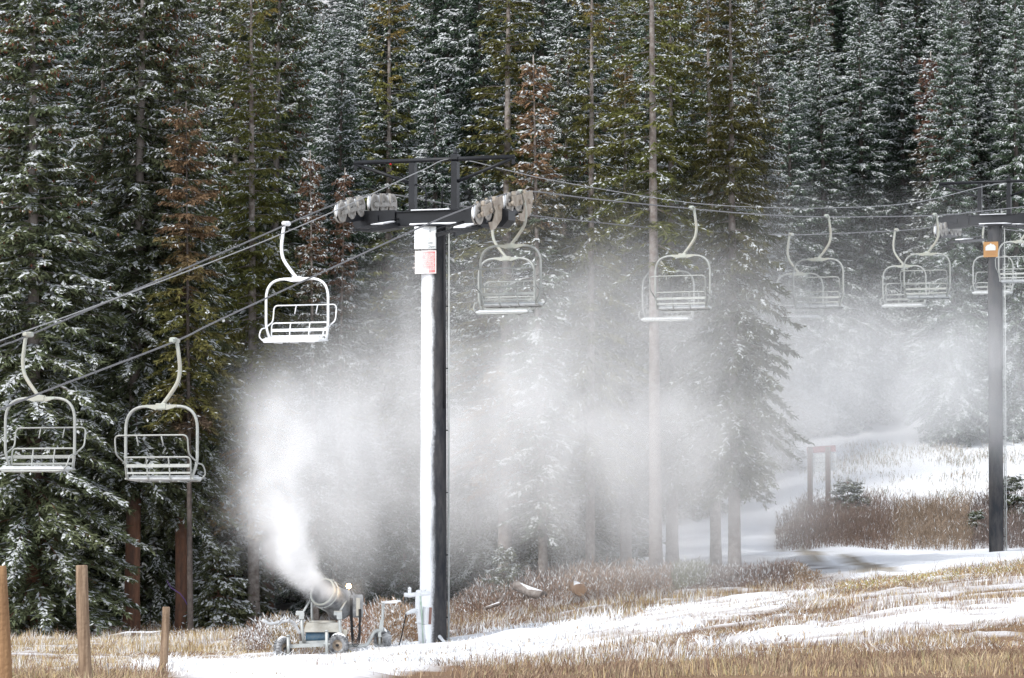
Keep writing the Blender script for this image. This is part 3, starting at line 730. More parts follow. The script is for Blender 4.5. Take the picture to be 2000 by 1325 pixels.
def make_tree(seed, H, R, clear=.06, dens=1.0, snow=.4, pal=GREEN, top=None, topq=.8, low=None, lowq=.3, power=.64, bark='bark_red', r0=.24, wind=0.0, cones=0, bare=False, name='spruce_tree', upsweep=0.0, step=.30):
    rng = np.random.default_rng(seed)
    hs = []; h = clear * H
    while h < H - .25:
        q = (h - clear * H) / (H - clear * H)
        nb = max(3, int(round((6.2 - 2.2 * q) * dens + rng.uniform(-.6, .6))))
        a0 = rng.uniform(0, 6.28)
        for k in range(nb):
            hs.append((h + rng.uniform(-.12, .12), a0 + k * 6.283 / nb + rng.uniform(-.35, .35)))
        h += step * rng.uniform(.7, 1.35) * (1 - .35 * q)
    hs = np.array(hs); h = hs[:, 0]; az = hs[:, 1]; n = len(h)
    q = np.clip((h - clear * H) / (H - clear * H), 0, 1)
    lump = fbm(h * .45 + seed, az * 1.1, seed, 3)
    Lb = R * (1 - q) ** power * (.55 + .45 * np.clip(q / .10, 0, 1)) * (.45 + .95 * lump) * rng.uniform(.75, 1.15, n) + .16
    keep = rng.random(n) > .07
    h, az, q, Lb = h[keep], az[keep], q[keep], Lb[keep]; n = len(h)
    s0 = -.22 + .75 * q ** 1.5 + rng.uniform(-.12, .12, n) + upsweep
    s1 = -.30 - .25 * (1 - q) + rng.uniform(-.15, .1, n)
    s2 = .30 + rng.uniform(-.1, .15, n)
    bsnow = np.clip(rng.normal(1, .45, n), .15, 1.9)
    btint = rng.random(n)
    lean = np.array([rng.uniform(-.012, .012), rng.uniform(-.012, .012)])
    # laterals
    per = (28 * Lb * (0.75 + .25 * dens)).astype(int) + 4
    bi = np.repeat(np.arange(n), per); N = len(bi)
    t = rng.random(N) ** .8
    t = .06 + .94 * t
    def curve(bi, t):
        r = Lb[bi] * t
        z = h[bi] + Lb[bi] * (s0[bi] * t + s1[bi] * t ** 2 + s2[bi] * t ** 3 * .7)
        return np.stack([np.cos(az[bi]) * r + lean[0] * h[bi], np.sin(az[bi]) * r + lean[1] * h[bi], z], 1)
    P = curve(bi, t)
    side = np.where(rng.random(N) < .5, -1, 1) * rng.uniform(.35, 1.25, N) * (1 - .55 * t ** 3)
    ang = az[bi] + side
    dz = rng.uniform(-.75, .02, N) - .12
    D = np.stack([np.cos(ang), np.sin(ang), dz], 1); D /= np.linalg.norm(D, axis=1)[:, None]
    LL = (.13 + .34 * (1 - .55 * t) * np.clip(Lb[bi] / 1.6, .35, 1.15)) * rng.uniform(.65, 1.25, N)
    WW = LL * rng.uniform(.13, .21, N) + .012
    if bare: WW = np.full(N, .007); LL *= 1.2
    V1, Q1 = kites(P, D, LL, WW * (.42 if not bare else 1), rng.uniform(-1.1, 1.1, N), rng)
    T1 = np.concatenate([Q1[:, [0, 1, 2]], Q1[:, [0, 2, 3]]])
    Vl = [V1]; Tl = [T1]; off = len(V1); Cx = [4]
    # needle sprays along and hanging below the laterals
    for kx in range(4):
        f = rng.uniform(.12, 1.0, N); Pk = P + D * (LL * f)[:, None]
        a2 = ang + rng.uniform(-1.25, 1.25, N)
        Dk = np.stack([np.cos(a2) * .7, np.sin(a2) * .7, rng.uniform(-1.15, .25, N)], 1); Dk /= np.linalg.norm(Dk, axis=1)[:, None]
        Lk = LL * rng.uniform(.32, .62, N) + .02; Wk = Lk * rng.uniform(.10, .17, N) + .006
        if bare: Wk = np.full(N, .004)
        S_ = np.cross(Dk, np.array([0, 0, 1.0])); S_ /= np.linalg.norm(S_, axis=1)[:, None] + 1e-9; T_ = np.cross(S_, Dk); rl = rng.uniform(-1.4, 1.4, N)[:, None]
        Wv = (S_ * np.cos(rl) + T_ * np.sin(rl)) * Wk[:, None]
        md = Pk + Dk * (Lk * .3)[:, None]
        Vk = np.stack([md - Wv, Pk + Dk * Lk[:, None], md + Wv * .9 - Dk * (Lk * .25)[:, None]], 1).reshape(-1, 3)
        Vl.append(Vk); Tl.append(np.arange(N * 3).reshape(N, 3) + off); off += len(Vk); Cx.append(3)
        if kx == 0: P2, D2, L2, W2_ = Pk, Dk, Lk, Wk
    V = np.concatenate(Vl); Q = np.concatenate(Tl)
    ca, cb = np.array(pal[0]), np.array(pal[1])
    k = np.clip(btint[bi] * .6 + rng.random(N) * .5, 0, 1)[:, None]
    c = ca * (1 - k) + cb * k
    if top is not None:
        qq = np.clip((q[bi] - topq) / .18 + rng.normal(0, .5, n)[bi] * .6, 0, 1)[:, None]
        tc = np.array(top[0]) * (1 - k) + np.array(top[1]) * k
        c = c * (1 - qq) + tc * qq
    if low is not None:
        qq = np.clip((lowq - q[bi]) / .15 + rng.normal(0, .5, n)[bi] * .7, 0, .9)[:, None]
        c = c * (1 - qq) + (np.array(low[0]) * (1 - k) + np.array(low[1]) * k) * qq
    C = np.concatenate([np.repeat(c * rng.uniform(.85, 1.15, (N, 1)), r_, axis=0) for r_ in Cx])
    root = empty(name)
    cr = link('crown', np_mesh('crown', V, Q, M['foliage'], C), root)
    # snow
    ps = snow * bsnow[bi] * (.35 + .9 * t) * (.75 + .5 * fbm(P[:, 2] * .8, az[bi] * 1.5, seed + 5, 2))
    m = rng.random(N) < ps
    Ps = P[m] + np.array([0, 0, .015]); Ds = D[m].copy(); Ls = LL[m] * rng.uniform(.55, .95, m.sum())
    Vs, Qs = roofs(Ps, Ds, Ls, WW[m] * rng.uniform(.40, .72, m.sum()) if not bare else np.full(m.sum(), .012), (.014 + .028 * rng.random(m.sum())) * (1 if not bare else .4))
    m2 = rng.random(N) < ps * .85
    Vt, Qt = roofs(P2[m2] + np.array([0, 0, .01]), D2[m2], L2[m2] * .9, W2_[m2] * rng.uniform(.9, 1.5, m2.sum()), .012 + .02 * rng.random(m2.sum()))
    tag(link('snow', np_mesh('snow', np.concatenate([Vs, Vt]), np.concatenate([Qs, Qt + len(Vs)]), M['tree_snow']), cr), kind='stuff')
    # trunk and limbs
    mb = MB(); kk = 14
    mb.tube([(lean[0] * H * i / kk, lean[1] * H * i / kk, -.6 + (H + .5) * i / kk) for i in range(kk + 1)],
            [max(.015, r0 * (1.0 - i / kk) ** .85 * (1.28 if i == 0 else 1)) for i in range(kk + 1)], 12)
    tk = mb.build('trunk', M[bark], root)
    ii = np.arange(n); pa = curve(ii, np.full(n, 0.0)); pb = curve(ii, np.full(n, .5)); pc = curve(ii, np.full(n, .92))
    wv = np.stack([np.zeros(n), np.zeros(n), np.clip(.010 + .010 * Lb, .01, .035)], 1)
    sv = np.stack([-np.sin(az), np.cos(az), np.zeros(n)], 1) * wv[:, 2:3]
    VV = np.stack([pa - wv, pa + wv, pb + wv * .6, pb - wv * .6, pc, pa - sv, pa + sv, pb + sv * .6, pb - sv * .6], 1).reshape(-1, 3)
    b = (np.arange(n) * 9)[:, None]
    QQ = np.concatenate([b + np.array([[0, 1, 2, 3]]), b + np.array([[3, 2, 4, 4]]), b + np.array([[5, 6, 7, 8]]), b + np.array([[8, 7, 4, 4]])])
    tri = np.concatenate([QQ[:, [0, 1, 2]], QQ[QQ[:, 2] != QQ[:, 3]][:, [0, 2, 3]]])
    tag(link('limbs', np_mesh('limbs', VV, tri, M[bark]), tk), kind='stuff')
    if cones:
        sel = rng.random(N) < cones * np.clip((q[bi] - .42) * 3, 0, 1) * (t > .45) * (btint[bi] > .45)
        ns = sel.sum()
        if ns:
            Dc = np.stack([rng.normal(0, .15, ns), rng.normal(0, .15, ns), -np.ones(ns)], 1); Dc /= np.linalg.norm(Dc, axis=1)[:, None]
            Vc, Qc = kites(P2[sel], Dc, np.full(ns, .13), np.full(ns, .034), rng.uniform(0, 3, ns), rng)
            cc = np.tile(np.array([0.17, 0.075, 0.042]), (len(Vc), 1))
            tag(link('cones', np_mesh('cones', Vc, Qc, M['foliage'], cc), root), kind='stuff')
    return root

PROTO = {}
def proto(key, **kw):
    o = make_tree(**kw); PROTO[key] = [o, False]; return o
proto('s1', seed=1, H=25, R=2.55, clear=.02, snow=.56, pal=GREEN, cones=.7)
proto('s2', bark='bark_dark', seed=2, H=26, R=2.35, clear=.03, snow=.72, pal=DEEP)
proto('s3', bark='bark_dark', seed=3, H=23, R=2.15, clear=.02, snow=.85, pal=DEEP)
proto('s4', bark='bark_grey', seed=4, H=24, R=2.4, clear=.02, snow=.74, pal=GREEN, cones=.4)
proto('s5', bark='bark_dark', seed=5, H=20, R=2.05, clear=.02, snow=.85, pal=DEEP)
proto('b1', seed=6, H=27, R=2.5, clear=.17, snow=.48, pal=GREEN, cones=1.0, bark='bark_red', r0=.27)
proto('p1', seed=7, H=25.5, R=1.95, clear=.16, dens=.72, snow=.18, pal=OLIVE, top=DRY, topq=.82, power=.7, bark='bark_grey', r0=.22, step=.33, upsweep=.1, low=DRY, lowq=.22)
proto('p2', seed=8, H=24, R=1.8, clear=.14, dens=.62, snow=.12, pal=OLIVE, top=DRY, topq=.75, power=.7, bark='bark_grey', r0=.2, step=.36, upsweep=.1)
proto('br', seed=9, H=16.5, R=1.35, clear=.40, dens=.72, snow=.06, pal=OLIVE, top=((.115, .076, .042), (.16, .106, .058)), topq=.40, low=((.09, .065, .05), (.14, .1, .07)), lowq=.12, power=.65, bark='bark_dark', r0=.09, step=.32)
proto('rd', seed=10, H=15, R=.78, clear=.12, dens=.85, snow=.42, pal=RUST, low=DEEP, lowq=.74, power=.7, bark='bark_grey', r0=.12, name='dead_tree', step=.26)
proto('bt', seed=11, H=22, R=1.7, clear=.05, dens=.55, snow=.35, pal=GREY, power=.6, bark='bark_grey', r0=.15, bare=True, name='dead_tree', step=.40)
proto('tr', seed=12, H=30, R=1.6, clear=.40, dens=.28, snow=.30, pal=OLIVE, power=.5, bark='bark_frost', r0=.215, name='pine_tree', step=.55)
proto('yg', seed=13, H=9, R=1.7, clear=.02, snow=.5, pal=DEEP, r0=.10, step=.22)
proto('sp', seed=14, H=2.4, R=.75, clear=.03, snow=.55, pal=GREEN, r0=.035, step=.12)
proto('d1', seed=15, H=22, R=2.3, clear=.15, snow=.2, dens=.85, pal=OLIVE, top=DRY, topq=.86, low=GREEN, lowq=.5, power=.7, bark='bark_frost', r0=.26)
def plant(key, px, Y, label, group=None, s=1.0, rz=None, dz=0.0, cat='tree', H=None):
    e = PROTO[key]; o = e[0] if not e[1] else copy_tree(e[0]); e[1] = True
    p = onground(px, Y); o.location = (p.x, p.y, p.z - .05 + dz)
    o.rotation_euler = (0, 0, rnd.uniform(0, 6.28) if rz is None else rz)
    q = rnd.uniform(.9, 1.25) if Y < 137 else rnd.uniform(.95, 1.6); o.scale = (s * q, s * q * rnd.uniform(.9, 1.12), s); o.rotation_euler = (rnd.gauss(0, .012), rnd.gauss(0, .012), o.rotation_euler[2]); tag(o, label, cat, group); return o

FRONT = [
    ('b1', 258, 121, 'tall spruce with a bare reddish lower trunk behind the middle fence post', 1.0),
    ('s4', 292, 126, 'spruce whose dark trunk stands just behind the bare reddish one', 1.0),
    ('b1', 358, 122, 'spruce with a reddish trunk and purple tape on it, left of the snow gun', .9),
    ('s1', 70, 118.5, 'wide spruce with snowy boughs down to the grass behind the left fence posts', .98),
    ('s2', -30, 124, 'snowy spruce cut off by the left edge of the picture', 1.0),
    ('s4', 168, 127, 'snowy spruce between the wide left one and the bare reddish trunk', .98),
    ('p1', 497, 125, 'olive green tree with a long brown trunk above the white snow plume', .93),
    ('br', 374, 119.3, 'shorter tree with a rusty brown dying top', 1.02),
    ('b1', 522, 131, 'spruce with a thick pale trunk base just left of the snow gun', .9),
    ('s3', 640, 134, 'very snowy spruce between the white rimed chair and the near tower', .86),
    ('rd', 618, 124, 'narrow dead reddish tree left of the near tower, the left one of two', 1.04),
    ('rd', 652, 125, 'narrow dead reddish tree left of the near tower, the right one of two', 1.0),
    ('s2', 745, 139, 'snowy spruce straight behind the left wheel train of the near tower', .9),
    ('s5', 850, 136, 'snowy spruce straight behind the near tower pole', .92),
    ('p1', 985, 128, 'tall olive green pine with a pale trunk behind the right wheel train', .98),
    ('s5', 930, 133, 'spruce fading in the mist just right of the near tower pole', .75),
    ('p2', 1152, 127, 'tall olive green pine midway between the near tower and the bare trunk', 1.0),
    ('s4', 1085, 134, 'misty spruce between the two tall olive green pines', .8),
    ('tr', 1281, 124, 'tall bare pale pine trunk rising through the mist past the chairs', .88),
    ('d1', 1222, 133, 'spruce just left of the tall bare pale trunk', .82),
    ('d1', 1312, 131, 'misty spruce just right of the tall bare pale trunk', .95),
    ('d1', 1434, 126, 'big spruce with a broad dark trunk beside the white clearing', .98),
    ('p2', 1398, 131, 'slimmer tree just left of the broad dark trunk by the clearing', .92),
    ('rd', 1062, 126, 'dead reddish treetop dusted with snow between the olive pines', 1.19),
    ('bt', 542, 150, 'bare grey leafless tree behind the olive tree at upper left', 1.0),
]
for key, px, Y, lb, s in FRONT: plant(key, px, Y, lb, 'trees along the meadow edge', s)
CLEAR = [
    ('s5', 1545, 200, 'snowy spruce at the clearing edge above the trail sign', 1.0),
    ('s3', 1690, 203, 'full snowy spruce at the back of the clearing above the road bend', 1.02),
    ('s5', 1765, 206, 'snowy spruce at the top of the white slope', 1.1),
    ('s2', 1860, 196, 'snowy spruce with drooping boughs just left of the far tower pole', .9),
    ('s3', 1985, 197, 'snowy spruce at the right edge behind the far tower', 1.05),
    ('s4', 1500, 190, 'dark snowy spruce behind the big tree by the clearing', 1.0),
    ('s5', 1625, 201, 'snowy spruce behind the trail sign', 1.0),
    ('rd', 1822, 199, 'tall dead reddish treetop on the slope at upper right', 1.34),
    ('rd', 1868, 198, 'shorter dead reddish treetop beside the tall one at upper right', 1.2),
    ('s3', 1632, 246, 'tall snowy spruce filling the gap high above the trail sign', 1.15),
    ('s2', 1652, 262, 'tall dark spruce farthest back high above the trail sign', 1.15),
    ('s2', 866, 205, 'tall snowy spruce farthest back above the near tower', 1.2),
    ('s3', 905, 216, 'narrow snowy spruce farthest back above the near tower', 1.2),
    ('s2', 1920, 205, 'snowy spruce behind the far tower pole', 1.0),
    ('s2', 2050, 200, 'snowy spruce beyond the right edge of the clearing', 1.0)]
for key, px, Y, lb, s in CLEAR: plant(key, px, Y, lb, 'trees around the clearing', s)
# the forest behind, row after row up the slope
LBL = {'s1': 'dusted green spruce', 's2': 'snowy dark spruce', 's3': 'snowy narrow spruce', 's4': 'dusted dark spruce', 's5': 'snowy short spruce', 'p1': 'tall olive pine', 'p2': 'dry-topped olive pine', 'bt': 'bare grey tree'}
def spot(u):
    for lim, t in ((150, 'at the left edge'), (450, 'above the left chairs'), (700, 'above the rimed chair'), (950, 'behind the near tower'), (1230, 'among the olive pines'), (1480, 'beside the bare trunk'), (1720, 'above the trail sign')):
        if u < lim: return t
    return 'behind the far tower'
ORD = ['first', 'second', 'third', 'fourth', 'fifth', 'sixth', 'seventh', 'eighth', 'ninth', 'tenth', 'eleventh', 'twelfth', 'thirteenth', 'fourteenth', 'fifteenth']
back = []; Yr = 141.0; row = 0
while Yr < 300:
    sp = 3.5 + (Yr - 141) * .012; half = Yr * 1040 / F + 2
    x = -half - rnd.uniform(0, sp)
    while x < half + 2:
        u = 1000 + F * x / Yr
        yy = Yr + rnd.uniform(-2.6, 2.6)
        ok = not (u > 1170 and yy < 172) and not (u > 1460 and yy < 200) and not (yy > 250 and u < 500)
        r = rnd.random(); c = rnd.random(); sc_ = rnd.uniform(.74, 1.16)
        if ok:
            lst = ['s2', 's3', 's3', 's5', 's4', 's2'] if u > 540 else ['s1', 's2', 's3', 's4']
            key = lst[int(c * len(lst))]
            if r < .07: key = 'p2'
            elif r < .10: key = 'p1'
            elif r < .12: key = 'bt'
            dep = 'low on' if yy < 165 else ('midway up' if yy < 215 else 'high up')
            back.append((key, u, yy, '%s %s slope %s' % (LBL[key], dep, spot(u)), sc_))
        x += sp * rnd.uniform(.55, 1.5)
    Yr += 5.4 + row * .25; row += 1
cnt = {}
for e in sorted(back, key=lambda e: e[1]): cnt.setdefault(e[3], []).append(e)
for lb, es in cnt.items():
    for i, (key, u, yy, _, sc_) in enumerate(es):
        plant(key, u, yy, lb if len(es) == 1 else '%s, %s from left' % (lb, ORD[min(i, 14)]), 'forest trees on the slope', sc_)
for px, Y, s, lb in ((985, 124, .8, 'tiny snow-dusted fir beside the snowy log'), (1655, 170, .8, 'young snowy fir behind the trail sign board'), 
                     (1970, 168, 1.0, 'young snowy fir right of the far tower pole'), (1905, 163, .6, 'small snowy fir left of the far tower pole'), (430, 122, 1.3, 'young snowy fir left of the snow gun'), (455, 126, 1.6, 'larger young snowy fir behind the one left of the snow gun'), (1240, 150, 1.2, 'young snowy fir behind the bare pale trunk')):
    plant('sp', px, Y, lb, 'young firs', s)
for px, Y, s, lb in ((1120, 140, .8, 'young spruce in the mist between the olive pines'), (790, 131, .8, 'young spruce left of the near tower pole in the mist'), (700, 130, .7, 'young spruce in the white plume behind the snow gun'), (440, 131, .9, 'young spruce left of the white plume')):
    plant('yg', px, Y, lb, 'young spruces', s)
for k, e in PROTO.items():
    if not e[1]: print('UNUSED', k)
# ---------------------------------------------------------------- snow gun
YG = 98.0
gg = empty('snow_gun', onground(640, YG)); tag(gg, 'fan snow gun on a three-wheeled carriage blowing a white plume beside the near tower', 'snow gun')
GO = Vector(gg.location)
def G(px, py, d=0.0): return at(px, py, YG + d) - GO
def wheel(px, py, d, axis, r=.262, wd=.21):
    c = G(px, py, d); a = Vector(axis).normalized()
    grd = gz((c + GO).x, (c + GO).y) - GO.z
    c.z = grd + r - .015
    t = MB(); t.lathe([(r * .55, -wd * .42), (r * .78, -wd * .5), (r * .95, -wd * .42), (r, -wd * .2), (r, wd * .2), (r * .95, wd * .42), (r * .78, wd * .5), (r * .55, wd * .42), (r * .5, 0), (r * .55, -wd * .42)], c, a, 32)
    u = a.cross(UP).normalized(); v = a.cross(u)
    for k in range(22):
        for sg in (-1, 1):
            th = (k + (.5 if sg > 0 else 0)) * 2 * math.pi / 22; rd = u * math.cos(th) + v * math.sin(th); tg = a.cross(rd)
            t.box(c + rd * (r + .003) + a * (sg * wd * .24), (wd * .38, .030, .026), Matrix((a, tg, rd)).transposed())
            t.box(c + rd * (r * .90) + a * (sg * wd * .455), (.022, .028, .055), Matrix((a, tg, rd)).transposed())
    ty = t.build('wheel', M['tyre'], gg)
    h = MB(); h.lathe([(0, -wd * .25), (r * .25, -wd * .25), (r * .3, -wd * .18), (r * .48, -wd * .2), (r * .56, -wd * .36), (r * .57, wd * .36), (r * .48, wd * .2), (r * .3, wd * .18), (r * .25, wd * .25), (0, wd * .25)], c, a, 20)
    h.build('rim', M['hub_tan'], ty)
    b = MB(); b.lathe([(0, -wd * .5), (r * .14, -wd * .5), (r * .14, wd * .5), (0, wd * .5)], c, a, 8, False); b.build('hub', M['slate'], ty)
    s = MB(); pp = [c + UP * (math.cos(q) * (r + .018)) + u * (math.sin(q) * (r + .018)) for q in np.linspace(-.75, .75, 7)]
    s.tube(pp, [.015, .03, .04, .043, .04, .03, .015], 8); s.build('snow', M['rime'], ty)
    return c
wA = wheel(552, 1268, -.5, (.80, -.60, 0)); wB = wheel(661, 1262, -.35, (-.34, -.94, 0)); wC = wheel(747, 1265, .5, (.83, .56, 0), .265, .24)
def part(name, m, fn, parent=None):
    b = MB(); fn(b); return b.build(name, M[m], parent or gg)
# carriage
part('axle_beam', 'galv', lambda b: b.bar(G(562, 1263, -.5), G(642, 1259, -.5), .09, .09))
part('cross_beam', 'galv', lambda b: b.bar(G(584, 1256, -.25), G(640, 1254, -.25), .10, .08))
part('drawbar', 'galv', lambda b: b.tube(arc([G(640, 1260, -.2), G(716, 1262, .2), G(732, 1232, .35), G(750, 1232, .4)], 4, .1), .048, 8))
part('jack_leg', 'galv', lambda b: (b.tube([G(563, 1243, -.62), G(563, 1297, -.62)], .042, 8), b.tube([G(563, 1240, -.62), G(563, 1244, -.62)], .05, 8)))
part('jack_leg', 'galv', lambda b: (b.tube([G(638, 1234, -.58), G(638, 1291, -.58)], .042, 8), b.lathe([(0, 0), (.05, 0), (.05, .04), (0, .05)], G(638, 1234, -.58), UP, 10), b.tube([G(632, 1258, -.58), G(645, 1258, -.58)], .03, 8)))
part('hitch_post', 'galv', lambda b: (b.tube([G(744, 1244, .4), G(749, 1178, .4)], .036, 8), b.bar(G(742, 1244, .4), G(746, 1212, .4), .12, .10, (1, 0, 0))))
part('hitch_handle', 'rime', lambda b: (b.tube([G(745, 1177, .4), G(782, 1174, .4)], .028, 8), b.tube([G(750, 1178, .3), G(776, 1177, .2)], .022, 8)))
part('hitch_fork', 'galv', lambda b: (b.tube([G(742, 1240, .4), G(742, 1262, .42)], .035, 8), b.tube([G(748, 1240, .5), G(757, 1262, .6)], .03, 8)))
# uprights and yoke
for (px, dd) in ((590, -.35), (664, -.3)):
    part('yoke_upright', 'galv', lambda b: b.tube([G(px + 4, 1256, dd), G(px, 1232, dd), G(px - 1, 1196, dd)], .042, 8))
    part('slew_box', 'galv', lambda b: (b.box(G(px - 1, 1202, dd), (.13, .12, .22), None, .015), b.box(G(px - 8, 1198, dd), (.10, .10, .12), None, .012)))
part('yoke_arm', 'galv', lambda b: b.tube([G(592, 1196, -.35), G(606, 1173, -.1)], .028, 8))
part('yoke_arm', 'galv', lambda b: b.tube([G(664, 1194, -.3), G(682, 1163, .1)], .028, 8))
part('support_strut', 'galv', lambda b: b.tube([G(609, 1176, .1), G(609, 1222, .0)], .03, 8))
part('support_strut', 'galv', lambda b: b.tube([G(618, 1184, .0), G(648, 1200, .2)], .018, 6))
# tank with the motor under it
tk = part('tank', 'tank', lambda b: b.prism([(-.50, -.11), (.48, -.11), (.50, -.02), (.44, .13), (-.42, .13)], G(631, 1226, -.05), (1, .05, 0), (0, 0, 1), (-.05, 1, 0), .55))
part('tank_lid', 'tank', lambda b: b.lathe([(0, -.02), (.28, -.02), (.34, .03), (.30, .06), (0, .07)], G(631, 1217, -.05), UP, 20), tk)
mo = part('motor', 'blue', lambda b: b.lathe([(0, -.30), (.11, -.30), (.125, -.27), (.125, .27), (.11, .30), (0, .30)], G(620, 1243, -.1), (1, .1, 0), 20))
for k in range(9): part('cooling_fin', 'blue', lambda b: b.lathe([(.12, -.006), (.142, -.006), (.142, .006), (.12, .006)], G(620, 1243, -.1) + Vector((-.24 + k * .06, -.024 + k * .006, 0)), (1, .1, 0), 20), mo)
part('gearbox', 'slate', lambda b: b.box(G(648, 1242, .0), (.30, .3, .2), None, .03))
part('valve_block', 'tank', lambda b: b.box(G(673, 1238, -.2), (.12, .12, .22), Matrix.Rotation(.25, 3, 'Y'), .02))
# barrel
AX = Vector((-.50, -.78, .36)).normalized(); c0 = G(631, 1157, -.3)
SC = 1.16
bl = part('barrel', 'gun', lambda b: b.lathe([(r_ * SC, h_) for r_, h_ in [(.27, .02), (.30, .03), (.315, -.02), (.30, -.10), (.295, -.35), (.32, -.62), (.37, -.78), (.385, -.86), (.36, -.88), (.33, -.8), (.27, -.6), (.255, -.3), (.27, .02)]], c0, AX, 36))
part('nozzle_ring', 'hanger', lambda b: b.lathe([(.345 + .024 * math.cos(q), .03 + .022 * math.sin(q)) for q in np.linspace(0, 2 * math.pi, 9)], c0, AX, 36), bl)
part('nozzle_ring', 'galv', lambda b: b.lathe([(.38 + .018 * math.cos(q), -.10 + .016 * math.sin(q)) for q in np.linspace(0, 2 * math.pi, 9)], c0, AX, 36), bl)
xa = AX.cross(UP).normalized(); ya = xa.cross(AX).normalized()
part('fan_hub', 'slate', lambda b: b.lathe([(0, -.42), (.07, -.45), (.09, -.6), (.09, -.8), (0, -.8)], c0, AX, 16), bl)
for k in range(6):
    q = k * math.pi / 3; rd = xa * math.cos(q) + ya * math.sin(q); tg = AX.cross(rd)
    part('fan_blade', 'slate', lambda b: b.box(c0 - AX * .66 + rd * .16, (.015, .10, .19), Matrix((AX * .8 + tg * .6, tg * .8 - AX * .6, rd)).transposed()), bl)
for k in range(10):
    q = k * math.pi / 5 + .2; rd = xa * math.cos(q) + ya * math.sin(q)
    part('nozzle', 'galv', lambda b: b.tube([c0 + rd * .38 - AX * .10, c0 + rd * .42 - AX * .02], .014, 6), bl)
part('rear_grille', 'slate', lambda b: [b.lathe([(rr, -.87), (rr + .012, -.87), (rr + .012, -.858), (rr, -.858), (rr, -.87)], c0, AX, 24) for rr in (.08, .16, .24, .31)], bl)
part('snow', 'rime', lambda b: b.prism([(-.20, 0), (.20, 0), (.12, .03), (-.12, .035)], c0 - AX * .45 + ya * .345, xa, ya, AX, .6), bl)
# lamp on the barrel
lm = part('work_lamp', 'slate', lambda b: (b.lathe([(.0, -.10), (.05, -.10), (.085, .0), (.08, .01)], G(682, 1146, -.35), (-.25, -.95, .1), 16), b.tube([G(682, 1146, -.3), G(688, 1162, -.1)], .018, 6)))
part('bulb', 'lamp', lambda b: b.lathe([(.0, -.062), (.031, -.054), (.054, -.031), (.062, 0), (.054, .031), (.031, .054), (.0, .062)], G(681, 1145, -.42), (-.25, -.95, .1), 16), lm)
# control cabinet and hanging cables
cb = part('control_cabinet', 'gun', lambda b: b.box(G(697, 1184, .15), (.30, .26, .58), Matrix.Rotation(.1, 3, 'Z'), .02))
part('cabinet_panel', 'tank', lambda b: b.box(G(699.5, 1186, .0), (.10, .012, .46), Matrix.Rotation(.1, 3, 'Z'), .004), cb)
for k in range(6):
    x0 = 684 + k * .9; x1 = 705 - k * .8; yb = 1226 + (k * 37 % 40)
    part('cable_loop', 'rubber', lambda b: b.tube(spline([G(x0, 1168, -.1 + k * .02), G(x0, 1206, -.15 + k * .02), G(x0 + 2, yb - 10, -.16 + k * .02), G((x0 + x1) / 2, yb, -.15), G(x1 - 1, yb - 12, -.1), G(x1, 1212, -.05), G(x1, 1190, .0)], 5), .010, 6))
part('power_cable', 'rubber', lambda b: b.tube(spline([G(678, 1240, -.1), G(679, 1268, -.3), G(681, 1282, -.4), G(683, 1287, -.5)], 5), .012, 6))
part('water_hose', 'yellow_hose', lambda b: b.tube(spline([G(678, 1270, .1), G(692, 1276, .1), G(706, 1280, .2), G(725, 1281, .4)], 5), .03, 8))

# ---------------------------------------------------------------- hydrant beside the tower
YH = 100.3
hy = empty('snowmaking_hydrant', onground(830, YH)); HO = Vector(hy.location)
tag(hy, 'rime-coated hydrant pipe with valve handles standing against the near tower', 'hydrant')
def Hh(px, py, d=0.0): return at(px, py, YH + d) - HO
def hp(name, m, fn, parent=None):
    b = MB(); fn(b); return b.build(name, M[m], parent or hy)
hp('pipe', 'rime', lambda b: b.tube([Hh(827, 1285), Hh(823, 1230), Hh(818, 1190), Hh(817, 1158)], [.10, .10, .095, .085], 14))
v1 = hp('valve_body', 'rime', lambda b: (b.tube([Hh(789, 1162), Hh(800, 1163), Hh(818, 1161), Hh(841, 1159)], [.055, .065, .06, .05], 10), b.lathe([(0, -.06), (.07, -.05), (.09, 0), (.07, .06), (0, .08)], Hh(818, 1158), UP, 12)))
hp('valve_handle', 'rime', lambda b: (b.tube([Hh(800, 1162), Hh(800, 1151)], .045, 8), b.lathe([(0, -.04), (.045, -.03), (.05, .02), (0, .05)], Hh(800, 1150), UP, 10)), v1)
hp('valve_handle', 'rime', lambda b: (b.tube([Hh(826, 1160), Hh(829, 1151), Hh(832, 1154)], .03, 8),), v1)
hp('coupling', 'rime', lambda b: b.tube([Hh(794, 1199, -.2), Hh(805, 1194, -.1), Hh(818, 1192)], [.04, .06, .07], 10))
hp('green_rod', 'pipe_green', lambda b: b.tube([Hh(821, 1164, -.12), Hh(824, 1200, -.12), Hh(827, 1268, -.12)], .018, 8))
hp('pipe_clamp', 'rime', lambda b: b.lathe([(.10, -.02), (.135, -.02), (.135, .02), (.10, .02)], Hh(820.5, 1216), UP, 14))
jb = hp('junction_box', 'rime', lambda b: b.box(Hh(834, 1203, -.1), (.17, .26, .46), Matrix.Rotation(.35, 3, 'Z') @ Matrix.Rotation(.06, 3, 'Y'), .012))
hp('box_side', 'box_brown', lambda b: b.box(Hh(838.2, 1203, -.16), (.055, .24, .44), Matrix.Rotation(.35, 3, 'Z') @ Matrix.Rotation(.06, 3, 'Y'), .006), jb)
hp('hose', 'rubber', lambda b: b.tube(spline([Hh(793, 1200, -.2), Hh(789, 1220, -.25), Hh(783, 1248, -.3), Hh(776, 1272, -.4), Hh(771, 1284, -.5)], 5), .016, 8))
